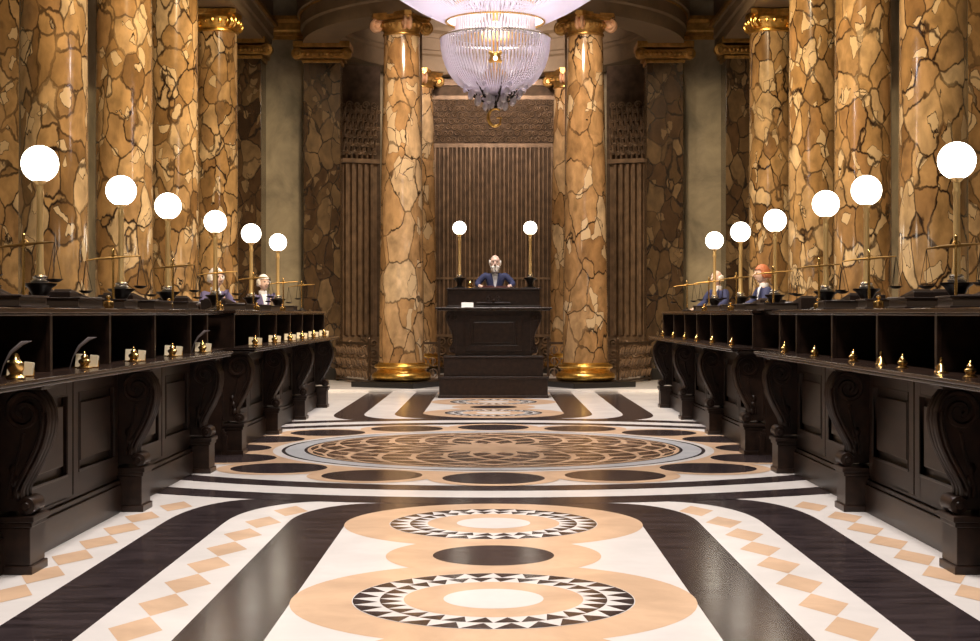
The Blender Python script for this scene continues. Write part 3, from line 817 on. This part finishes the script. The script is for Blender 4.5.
tag(b.build('brass_pot', M['brass'], loc=(-.42, 26.0, 1.955), smooth=True), 'small brass pot on the high desk beside the left globe lamp', 'pot')

# balances and ledgers on the top shelf
def make_scale():
    t = thing('balance_scale', 'x', 'scale')
    b = MB(); b.lathe([(.075, 0), (.08, .012), (.05, .025), (.02, .04), (.016, .06)], 20); b.build('foot', M['iron'], t, smooth=True)
    b = MB(); b.lathe([(.013, .05), (.010, .1), (.009, .40), (.014, .42), (.009, .44), (.012, .47), (0, .49)], 12); b.build('post', M['brass'], t, smooth=True)
    b = MB(); b.tube([(-.21, 0, .385), (-.12, 0, .40), (0, 0, .41), (.12, 0, .42), (.21, 0, .425)], [.005, .008, .012, .008, .005], 8)
    b.tube([(x, 0, z_) for x, z_ in spiral(0, .41, .035, .01, 1.2, 0, 16)], .004, 5); bm_ = b.build('beam', M['gold_dull'], t, smooth=True)
    for s, zb in ((-1, .385), (1, .425)):
        b = MB()
        for k in range(3):
            a = 2*PI*k/3; b.tube([(s*.21, 0, zb), (s*.21+.05*math.cos(a), .05*math.sin(a), zb-.24)], .0022, 4)
        b.lathe([(0, zb-.262), (.03, zb-.258), (.055, zb-.24), (.057, zb-.238), (.03, zb-.254), (0, zb-.258)], 20, (s*.21, 0, 0))
        b.build('pan', M['iron'], t, smooth=True)
    return t
sc_ = make_scale()
places = {-1: ((8.15, .1), (9.35, -.15), (11.55, .2), (13.7, -.1), (15.9, .15), (18.3, 0), (20.9, .1), (22.9, -.1)),
          1: ((8.35, -.2), (9.5, .2), (11.7, -.15), (13.5, .15), (15.7, -.1), (18.1, .1), (20.4, -.1), (22.7, 0))}
first = True
neigh = ['before the nearest lamp, at the photo edge', 'just in front of the nearest lamp', 'between the first and second lamps', 'between the second and third lamps', 'between the third and fourth lamps', 'between the fourth and fifth lamps', 'between the fifth and sixth lamps', 'beyond the last lamp']
for s, side in ((-1, 'left'), (1, 'right')):
    for k, (y, rz) in enumerate(places[s]):
        lab = 'brass balance scale on the %s counter %s' % (side, neigh[k])
        if first: o = sc_; first = False; o['label'] = lab; o['group'] = 'balance scales on the counters'
        else: o = dup(sc_, (0, 0, 0), 0, lab)
        o.location = (s*3.03, y, 1.535); o.rotation_euler = (0, 0, rz)
def make_ledger():
    t = thing('ledger', 'x', 'book')
    rot = Matrix.Rotation(math.radians(9), 4, 'Y')
    b = MB(); b.box(-.17, .17, -.24, .24, 0, .012); b.box(-.17, .17, -.24, .24, .062, .074); b.box(-.18, -.165, -.24, .24, 0, .074); b.build('cover', M['leather'], t, bevel=.004)
    b = MB(); b.box(-.165, .155, -.23, .23, .012, .062); b.build('pages', M['old_pages'], t)
    return t
lg = make_ledger(); first = True; cnt = {-1: 0, 1: 0}
lpos = {-1: (8.75, 10.0, 11.1, 12.2, 13.35, 16.5, 17.7, 20.3), 1: (8.9, 9.95, 10.9, 12.25, 15.0, 16.3, 17.6, 20.0)}
ln = ['nearest to the camera', 'second nearest', 'third nearest', 'fourth nearest', 'fifth nearest', 'sixth nearest', 'seventh nearest', 'farthest']
for s, side in ((-1, 'left'), (1, 'right')):
    for k, y in enumerate(lpos[s]):
        lab = 'thick dark leather ledger lying on the %s counter top, %s' % (side, ln[k])
        if first: o = lg; first = False; o['label'] = lab; o['group'] = 'dark ledgers on the counter tops'
        else: o = dup(lg, (0, 0, 0), 0, lab)
        o.location = (s*2.93, y, 1.535); o.rotation_euler = (0, 0, random.uniform(-.12, .12)+(PI if s > 0 else 0))
def make_slope():
    t = thing('writing_slope', 'x', 'writing slope')
    b = MB(); b.prism([(-.46, 0), (.44, 0), (.44, .045), (-.40, .135), (-.46, .135)], 'x', -.16, .16); b.build('case', M['leather'], t, bevel=.006)
    b = MB(); b.T = Matrix.Translation((0, .45, .05)) @ Matrix.Rotation(PI/2, 4, 'Y'); b.lathe([(0, -.18), (.04, -.18), (.052, -.165), (.052, .165), (.04, .18), (0, .18)], 20); b.build('roll', M['wood'], t, smooth=True)
    b = MB(); b.prism([(-.36, .135), (.36, .058), (.362, .078), (-.358, .155)], 'x', -.14, -.01); b.prism([(-.36, .135), (.36, .058), (.362, .078), (-.358, .155)], 'x', .01, .14); b.build('writing_pad', M['old_pages'], t, bevel=.003)
    return t
sl = make_slope(); first = True
for s, side in ((-1, 'left'), (1, 'right')):
    for k, y in enumerate((8.6, 9.75, 11.6, 13.6, 15.75, 18.3)):
        lab = 'low dark writing slope lying on the %s counter top, %s' % (side, ln[k] if k < 5 else 'farthest')
        if first: o = sl; first = False; o['label'] = lab; o['group'] = 'writing slopes on the counter tops'
        else: o = dup(sl, (0, 0, 0), 0, lab)
        o.location = (s*3.42, y, 1.535); o.rotation_euler = (0, 0, random.uniform(-.08, .08))
b = MB(); b.box(-.24, .24, -.12, .12, 0, .02); b.box(-.225, -.01, -.11, .11, .02, .04); b.box(.01, .225, -.11, .11, .02, .04)
tag(b.build('open_book', M['red_leather'], loc=(.03, 26.02, 1.955), bevel=.004), 'maroon open book on the high desk between the seated man\'s hands', 'book')

# ------------------------------------------------------------------ seated people
def skin_mesh(chains, name, mat, parent, sub=2):
    """chains: list of lists of (pos, radius) ; first vertex of each later chain may reuse an index via ('ref', i)"""
    vs = []; es = []; rs = []
    for ch in chains:
        prev = None
        for q in ch:
            if q[0] == 'ref': idx = q[1]
            else: vs.append(q[0]); rs.append(q[1]); idx = len(vs)-1
            if prev is not None: es.append((prev, idx))
            prev = idx
    me = bpy.data.meshes.new(name); me.from_pydata(vs, es, [])
    o = bpy.data.objects.new(name, me); COL.objects.link(o)
    md = o.modifiers.new('skin', 'SKIN'); md.use_smooth_shade = True; md.branch_smoothing = .6
    for i, sv in enumerate(me.skin_vertices[0].data):
        r = rs[i]; sv.radius = r if isinstance(r, tuple) else (r, r); sv.use_root = (i == 0)
    ss = o.modifiers.new('sub', 'SUBSURF'); ss.levels = sub; ss.render_levels = sub
    dg = bpy.context.evaluated_depsgraph_get(); dg.update()
    me2 = bpy.data.meshes.new_from_object(o.evaluated_get(dg))
    bpy.data.objects.remove(o)
    return me2
def mesh_obj(me, name, mat, parent):
    me.materials.clear(); me.materials.append(mat)
    for p in me.polygons: p.use_smooth = True
    o = bpy.data.objects.new(name, me); COL.objects.link(o); o.parent = parent
    return o
def merge(me, mb):
    n0 = len(me.vertices)
    v = [tuple(x.co) for x in me.vertices]+[tuple(x) for x in mb.v]
    f = [list(p.vertices) for p in me.polygons]+[[i+n0 for i in q] for q in mb.f]
    m2 = bpy.data.meshes.new('body'); m2.from_pydata(v, [], f); m2.update()
    return m2
def head_geo(mb, HC, hs):
    """skull, jaw, nose, ears, brow, lips; faces -y"""
    n = 28; m = 20; vs = []; fs = []
    for j in range(m+1):
        ph = PI*j/m; zz = -math.cos(ph)
        for i in range(n):
            a = 2*PI*i/n; x = math.sin(ph)*math.cos(a); y = math.sin(ph)*math.sin(a)
            X = x*.078; Y = y*.098; Z = zz*.118
            if zz < 0:                                              # jaw narrows
                X *= 1-.30*(-zz)**1.3; Y = Y*(1-.22*(-zz)) - .018*(-zz)*(1 if y < .2 else .3)
            if y < -.5:
                Y += .012*math.exp(-((zz-.10)/.16)**2)*(1-abs(abs(x)-.38)*1.2)     # eye hollows
                Y -= .010*math.exp(-((zz-.32)/.12)**2)              # brow
                Y -= .008*math.exp(-((zz+.82)/.15)**2)              # chin
            vs.append((HC[0]+X*hs, HC[1]+Y*hs, HC[2]+Z*hs))
    for j in range(m):
        for i in range(n): fs.append((j*n+i, j*n+(i+1) % n, (j+1)*n+(i+1) % n, (j+1)*n+i))
    mb.add(vs, fs)
    H = lambda x, y, z_: (HC[0]+x*hs, HC[1]+y*hs, HC[2]+z_*hs)
    mb.tube([H(0, -.086, .022), H(0, -.102, .0), H(0, -.116, -.022), H(0, -.110, -.034), H(0, -.09, -.036)], [.010*hs, .012*hs, .017*hs, .016*hs, .008*hs], 8)
    for s in (-1, 1):
        mb.sphere(H(s*.080, .008, -.002), .026*hs, 10, (.35, .7, 1.15))
        mb.sphere(H(s*.012, -.104, -.032), .010*hs, 8)
    mb.tube([H(-.026, -.088, -.060), H(0, -.096, -.057), H(.026, -.088, -.060)], [.003*hs, .006*hs, .003*hs], 6)
def hand_geo(mb, W_, d, s, curl=.5):
    """palm lying on a surface, five bent fingers; W_ wrist, d forward unit dir, s side"""
    d = Vector(d).normalized(); upv = Vector((0, 0, 1)); sd = d.cross(upv).normalized()*s; W_ = Vector(W_)
    mb.tube([W_-d*.02, W_+d*.02, W_+d*.055, W_+d*.085], [.024, .028, .034, .028], 10)
    for k, (off, ln_) in enumerate(((-.027, .066), (-.009, .076), (.009, .072), (.026, .056))):
        b0 = W_+d*.078+sd*off
        mb.tube([b0, b0+d*ln_*.45+upv*.008, b0+d*ln_*.75-upv*.004, b0+d*ln_*.95-upv*.020], [.0095, .009, .008, .0065], 8)
    b0 = W_+d*.03-sd*.026
    mb.tube([b0, b0-sd*.022+d*.022, b0-sd*.028+d*.05, b0-sd*.022+d*.07-upv*.006], [.012, .011, .010, .008], 8)
def make_person(name_label, loc, rz, desk, suit, hair, look=0, hs=1.0, beard=False, bald=False, spread=.21):
    t = thing('person', name_label, 'person', loc, rz)
    sh = .53
    def arm(s): return [Vector((s*.19, .0, sh-.02)), Vector((s*spread*1.25, -.08, .26+desk*.3)), Vector((s*spread, -.31, desk+.045))]
    A = {s: arm(s) for s in (-1, 1)}
    # body (skin) : one skeleton from the pelvis
    ch = [[((0, 0, .10), (.14, .11)), ((0, .0, .26), (.13, .10)), ((0, .01, .42), (.15, .105)), ((0, .01, sh), (.09, .075)), ((0, 0, .58), .052), ((0, -.01, .64), .052)]]
    idx = 6
    for s in (-1, 1):
        a = A[s]
        ch.append([('ref', 2)] + [(tuple(a[0]-Vector((s*.03, 0, .03))), .040), (tuple(a[1]), .036), (tuple(a[2]), .026)])
    for s in (-1, 1):
        ch.append([('ref', 0)] + [((s*.10, -.06, .085), .082), ((s*.11, -.34, .09), .058), ((s*.11, -.34, -.15), .05), ((s*.11, -.28, -.36), .036), ((s*.11, -.38, -.40), .03)])
    me = skin_mesh(ch, 'body', None, t)
    mb = MB()
    HC = (0, -.03, .735)
    mb.T = Matrix.Translation(HC) @ Matrix.Rotation(look, 4, 'Z') @ Matrix.Translation((-HC[0], -HC[1], -HC[2]))
    head_geo(mb, HC, hs)
    TH = mb.T; mb.T = None
    for s in (-1, 1):
        hd = (A[s][2]-A[s][1]); hd.z *= .2; hand_geo(mb, A[s][2]-Vector((0, 0, .008)), hd, s)
    me = merge(me, mb)
    body = mesh_obj(me, 'body', M['skin'], t)
    # jacket
    ch = [[((0, 0, .12), (.165, .135)), ((0, .0, .28), (.155, .125)), ((0, .01, .42), (.18, .13)), ((0, .015, sh-.02), (.12, .095))]]
    for s in (-1, 1):
        a = A[s]; e = a[2]-(a[2]-a[1])*.16
        ch.append([('ref', 2)] + [(tuple(a[0]), .078), (tuple(a[1]), .060), (tuple(e), .045)])
    jk = skin_mesh(ch, 'jacket', None, t); mesh_obj(jk, 'jacket', M[suit], t)
    ch = [[((0, .01, .08), (.15, .12)), ((0, 0, .14), (.15, .12))]]
    for s in (-1, 1):
        ch.append([('ref', 0)] + [((s*.10, -.08, .085), .095), ((s*.11, -.34, .09), .072), ((s*.11, -.345, -.15), .066), ((s*.11, -.29, -.33), .062)])
    mesh_obj(skin_mesh(ch, 'trousers', None, t), 'trousers', M[suit], t)
    for s in (-1, 1):
        b = MB(); b.tube([(s*.11, -.24, -.395), (s*.11, -.30, -.395), (s*.11, -.40, -.41), (s*.11, -.46, -.42)], [.034, .046, .040, .028], 12); b.build('shoe', M['leather'], t, smooth=True)
    # shirt front, lapels and collar laid onto the jacket's surface
    from mathutils.bvhtree import BVHTree
    bv = BVHTree.FromPolygons([v.co[:] for v in jk.vertices], [list(p.vertices) for p in jk.polygons])
    def patch(name, mat, xl, xr, off, z0=.20, z1=.545, n=16, m=6):
        vs = []
        for j in range(n+1):
            u = j/n; zz = z0+(z1-z0)*u
            for i in range(m+1):
                x = xl(u)+(xr(u)-xl(u))*i/m
                h = bv.ray_cast(Vector((x, -1, zz)), Vector((0, 1, 0)))[0]
                y = h.y if h else -.05
                vs.append((x, max(-.2, y)-off, zz))
        b = MB(); b.add(vs, [(j*(m+1)+i, j*(m+1)+i+1, (j+1)*(m+1)+i+1, (j+1)*(m+1)+i) for j in range(n) for i in range(m)])
        o = b.build(name, mat, t, smooth=True, fix=False)
        md = o.modifiers.new('thick', 'SOLIDIFY'); md.thickness = .006; md.offset = 1
    patch('shirt', M['shirt'], lambda u: -.062*u, lambda u: .062*u, .002)
    for s in (-1, 1): patch('lapel', M[suit], lambda u: s*.058*u, lambda u: s*(.010+.085*min(1, u*1.5)), .006)
    b = MB(); b.lathe([(.064, .545), (.068, .59), (.060, .605), (.056, .59), (.054, .545)], 20); b.build('collar', M['shirt'], t, smooth=True)
    # eyes, hair
    b = MB(); b.T = TH
    for s in (-1, 1): b.sphere((s*.030*hs, HC[1]-.083*hs, HC[2]+.012*hs), .011*hs, 8)
    b.build('eyes', M['eye'], t, smooth=True)
    if hair:
        b = MB(); b.T = TH; rnd = random.Random(hash(hair) % 99)
        if bald:                                                    # fringe round the back and sides
            for k in range(26):
                a = -.25+ (PI+.5)*k/25
                x, y = .080*hs*math.cos(a), .098*hs*math.sin(a)
                b.sphere((x*.97, HC[1]+y*.97+.008, HC[2]+(-.012+.02*rnd.random())*hs), .021*hs, 8, (1, 1, 2.1))
        else:
            n = 24; vs = []; fs = []
            for j in range(9):
                ph = PI/2*j/8*1.12
                for i in range(n):
                    a = 2*PI*i/n; q = math.sin(ph)
                    hh = math.cos(ph)
                    x, y = .088*q*math.cos(a), .112*q*math.sin(a)
                    if y < -.05: hh = max(hh, .45)
                    rr = 1+.05*rnd.random()
                    vs.append((x*hs*rr, HC[1]+(y*rr+.006)*hs, HC[2]+(hh*.134)*hs))
            for j in range(8):
                for i in range(n): fs.append((j*n+i, j*n+(i+1) % n, (j+1)*n+(i+1) % n, (j+1)*n+i))
            b.add(vs, fs)
            for k in range(22):
                a = -.1+(PI+.2)*k/21; b.sphere((.084*hs*math.cos(a), HC[1]+.10*hs*math.sin(a), HC[2]+(-.02+.03*rnd.random())*hs), .028*hs, 8, (1, 1, 1.6))
        b.build('hair', M[hair], t, smooth=True)
    if beard:
        b = MB(); b.T = TH; rnd = random.Random(4)
        for k in range(30):
            a = -PI*.5+(k/29-.5)*2.3; 
            for j in range(3):
                b.sphere((.066*hs*math.cos(a)*(1-.15*j), HC[1]+(.095*math.sin(a)-.002)*hs, HC[2]+(-.065-.028*j-.01*rnd.random())*hs), .020*hs, 6)
        b.tube([(-.035, HC[1]-.1, HC[2]-.05), (0, HC[1]-.11, HC[2]-.045), (.035, HC[1]-.1, HC[2]-.05)], [.006, .010, .006], 6)
        b.build('beard', M['hair_white'], t, smooth=True)
    return t
def make_stool(loc, h, rz, label):
    t = thing('high_stool', label, 'stool', loc, rz)
    b = MB(); b.lathe([(.0, h-.05), (.17, h-.05), (.19, h-.03), (.19, h-.01), (.17, h), (0, h)], 28); b.build('seat', M['wood'], t, smooth=True)
    for k in range(4):
        a = PI/4+k*PI/2; c, s_ = math.cos(a), math.sin(a)
        b = MB(); b.tube([(c*.24, s_*.24, 0), (c*.13, s_*.13, h-.04)], [.022, .018], 8); b.build('leg', M['wood'], t, smooth=True)
    b = MB()
    for k in range(4):
        a = PI/4+k*PI/2; a2 = a+PI/2; r_ = .24-.11*(h-.5)/h
        b.tube([(math.cos(a)*r_, math.sin(a)*r_, h-.5), (math.cos(a2)*r_, math.sin(a2)*r_, h-.5)], .013, 6)
    # footboard in front of the seat
    b.box(-.2, .2, -.46, -.13, h-.480, h-.468); b.tube([(-.17, -.14, h-.5), (-.17, -.45, h-.485)], .012, 6); b.tube([(.17, -.14, h-.5), (.17, -.45, h-.485)], .012, 6)
    b.build('footrest', M['wood'], t)
    return t
def seated(x, y, z, face, desk, suit, hair, label, stool_label, base=0, **kw):
    make_person(label, (x, y, z), face, desk-z, suit, hair, **kw)
    make_stool((x, y, base), z-base+.02, face, stool_label)
seated(.03, 26.76, 1.70, 0, 1.955, 'suit', 'hair_white', 'white-haired bearded person in navy suit sitting behind the high desk, hands on its top', 'tall dark stool under the bearded person at the high desk', base=.0, beard=True, bald=True, hs=1.18, spread=.27)
seated(-3.95, 20.56, 1.27, PI/2-.75, 1.535, 'suit_violet', 'hair_white', 'white-haired person in violet-grey suit and white shirt behind the left counter, nearer one', 'tall dark stool under the nearer person behind the left counter', hs=1.15)
seated(-3.78, 23.75, 1.27, PI/2-.9, 1.535, 'suit_violet', 'hair_white', 'small white-haired person at the far end of the left counter', 'tall dark stool under the farther person behind the left counter', hs=1.05)
seated(4.02, 21.55, 1.35, -PI/2+.15, 1.535, 'suit', 'hair_red', 'auburn-haired person in navy suit facing the aisle behind the right counter', 'tall dark stool under the auburn-haired person', hs=1.12)
seated(3.78, 24.4, 1.36, -PI/2+.6, 1.535, 'suit', 'hair_white', 'bald person in navy jacket and white shirt at the far end of the right counter', 'tall dark stool under the bald person behind the right counter', bald=True, hs=1.05)

# ------------------------------------------------------------------ chandelier
t = thing('chandelier', 'huge crystal chandelier hanging over the round floor medallion', 'chandelier', (0.02, FC, 0))
def strands(name, prof, n, r, bead=0):
    b = MB()
    for k in range(n):
        a = 2*PI*k/n; c, s_ = math.cos(a), math.sin(a)
        b.tube([(p*c, p*s_, z_) for p, z_ in prof], r, 4)
    return b
def curve(r0, z0, r1, z1, bul, n=8):
    out = []
    for i in range(n+1):
        u = i/n; out.append((r0+(r1-r0)*u+bul*math.sin(PI*u), z0+(z1-z0)*u))
    return out
b = strands('', [(1.60, 5.75), (1.32, 5.24), (1.10, 5.04), (.86, 4.89), (.66, 4.79), (.545, 4.735)], 130, .0115); o = b.build('upper_basket', M['crystal'], t, smooth=True, fix=False); o['kind'] = 'stuff'
b = strands('', [(.42, 4.92), (.432, 4.80), (.436, 4.66), (.43, 4.56)], 72, .0095); o = b.build('crystal_drum', M['crystal'], t, smooth=True, fix=False); o['kind'] = 'stuff'
low = [(.605, 4.55)]+[(.60*math.cos(PI/2*u)**.8, 4.52-.60*math.sin(PI/2*u)) for u in [i/10 for i in range(1, 10)]]+[(.09, 3.915)]
b = strands('', low, 92, .0105); o = b.build('lower_bowl', M['crystal'], t, smooth=True, fix=False); o['kind'] = 'stuff'
for k in range(12):
    b = MB(); a = 2*PI*k/12+.1; b.tube([(.43*math.cos(a), .43*math.sin(a), 4.57), (.60*math.cos(a), .60*math.sin(a), 4.55)], .006, 5); b.build('arm', M['white_metal'], t)
for k in (0, 2):
    b = MB(); b.T = Matrix.Rotation(PI/2*k-PI/2, 4, 'Z') @ Matrix.Translation((.585, 0, 4.24)) @ Matrix.Rotation(PI/2, 4, 'Y')
    b.lathe([(0, .0), (.05, .0), (.055, .015), (.035, .03), (0, .035)], 16)
    for e in range(4): b.tube([(.05*math.cos(PI/2*e+PI/4), .05*math.sin(PI/2*e+PI/4), .01), (.075*math.cos(PI/2*e+PI/4), .10*math.sin(PI/2*e+PI/4), .01)], [.03, .015], 6)
    o = b.build('gilt_mount', M['gold'], t, smooth=True)
    b = MB(); b.T = Matrix.Rotation(PI/2*k-PI/2, 4, 'Z'); b.sphere((.635, 0, 4.22), .026, 10); b.build('lit_bead', M['bulb'], o, smooth=True)  # bead given bulb emission to shine on the mount
def ring(name, R, zz, th, mat):
    b = MB(); b.tube([(R*math.cos(2*PI*i/64), R*math.sin(2*PI*i/64), zz) for i in range(65)], th, 8); return b.build(name, M[mat], t, smooth=True)
ring('ring', 1.56, 5.75, .03, 'gold'); ring('ring', .43, 4.93, .018, 'gold'); ring('ring', .545, 4.735, .014, 'gold'); ring('ring', .605, 4.55, .014, 'white_metal'); ring('ring', .43, 4.56, .012, 'white_metal')
b = MB(); b.lathe([(.05, 4.2), (.04, 4.3), (.025, 5.0), (.025, 10.6)], 12); b.build('stem', M['gold'], t, smooth=True)
b = MB(); b.lathe([(.0, 4.02), (.10, 4.04), (.14, 4.08), (.14, 4.16), (.10, 4.20), (0, 4.20)], 24); b.build('gilt_boss', M['gold_dull'], t, smooth=True)
for k in range(8):
    a = 2*PI*k/8
    b = MB(); b.sphere((.28*math.cos(a), .28*math.sin(a), 4.62), .05, 12, (1, 1, 1.4)); b.build('bulb', M['bulb'], t, smooth=True)
for k in range(10):
    a = 2*PI*k/10
    b = MB(); b.sphere((.95*math.cos(a), .95*math.sin(a), 5.5), .05, 12, (1, 1, 1.4)); b.build('bulb', M['bulb'], t, smooth=True)
b = MB(); b.lathe([(.0, 4.5), (.30, 4.52), (.42, 4.56), (.42, 4.575), (.3, 4.55), (0, 4.54)], 40); b.build('lamp_tray', M['gold_dull'], t, smooth=True)
# iron scrolls and drops at the foot
for k in range(8):
    a = 2*PI*k/8+.2
    b = MB(); b.T = Matrix.Rotation(a, 4, 'Z')
    b.tube([(.03, 0, 3.80), (.12, 0, 3.84), (.24, 0, 3.90), (.33, 0, 4.00), (.37, 0, 4.08)], [.012, .010, .009, .008, .004], 6)
    b.tube([(x, 0, z_) for x, z_ in spiral(.20, 3.93, .06, .012, 1.3, -PI/2, 20)], .008, 5)
    b.tube([(x, 0, z_) for x, z_ in spiral(.33, 4.04, .045, .012, 1.2, -PI/2, 20)], .007, 5)
    b.build('iron_scroll', M['iron'], t, smooth=True)
    b = MB(); b.T = Matrix.Rotation(a+.25, 4, 'Z')
    for x, z_, r_ in ((.12, 3.80, .035), (.21, 3.86, .04), (.29, 3.93, .035), (.36, 4.0, .025), (.10, 3.86, .04)): b.sphere((x, 0, z_), r_, 8, (1, 1, 1.35))
    b.build('crystal_drop', M['crystal'], t, smooth=True)
b = MB(); b.lathe([(.0, 3.77), (.03, 3.78), (.015, 3.79), (.035, 3.82), (.03, 3.9), (.05, 3.94), (.03, 4.05), (0, 4.05)], 16); b.build('finial', M['iron'], t, smooth=True)
b = MB(); R = .078; zc_ = 3.675
pts = [(R*math.cos(a), 0, zc_+R*1.25*math.sin(a)) for a in [math.radians(48+(318-48)*i/30) for i in range(31)]]
b.tube(pts, [.012+.006*math.sin(PI*i/30) for i in range(31)], 8)
b.tube([(.055, 0, zc_-.062), (.058, 0, zc_-.005)], .010, 8); b.tube([(.015, 0, zc_-.005), (.075, 0, zc_-.005)], .008, 8)
b.build('letter_g', M['gold'], t, smooth=True)
b = MB(); b.tube([(0, 0, zc_+.09), (0, 0, 3.80)], .004, 6); b.build('hook', M['gold'], t)
for zz, p, r_ in ((4.18, 52, .10), (4.72, 4, .2), (5.4, 60, .5)):
    l = bpy.data.lights.new('chandelier_glow', 'POINT'); l.energy = p; l.color = (1, .9, .88); l.shadow_soft_size = .2
    o = bpy.data.objects.new('chandelier_glow', l); COL.objects.link(o); o.location = (0.02, FC, zz)
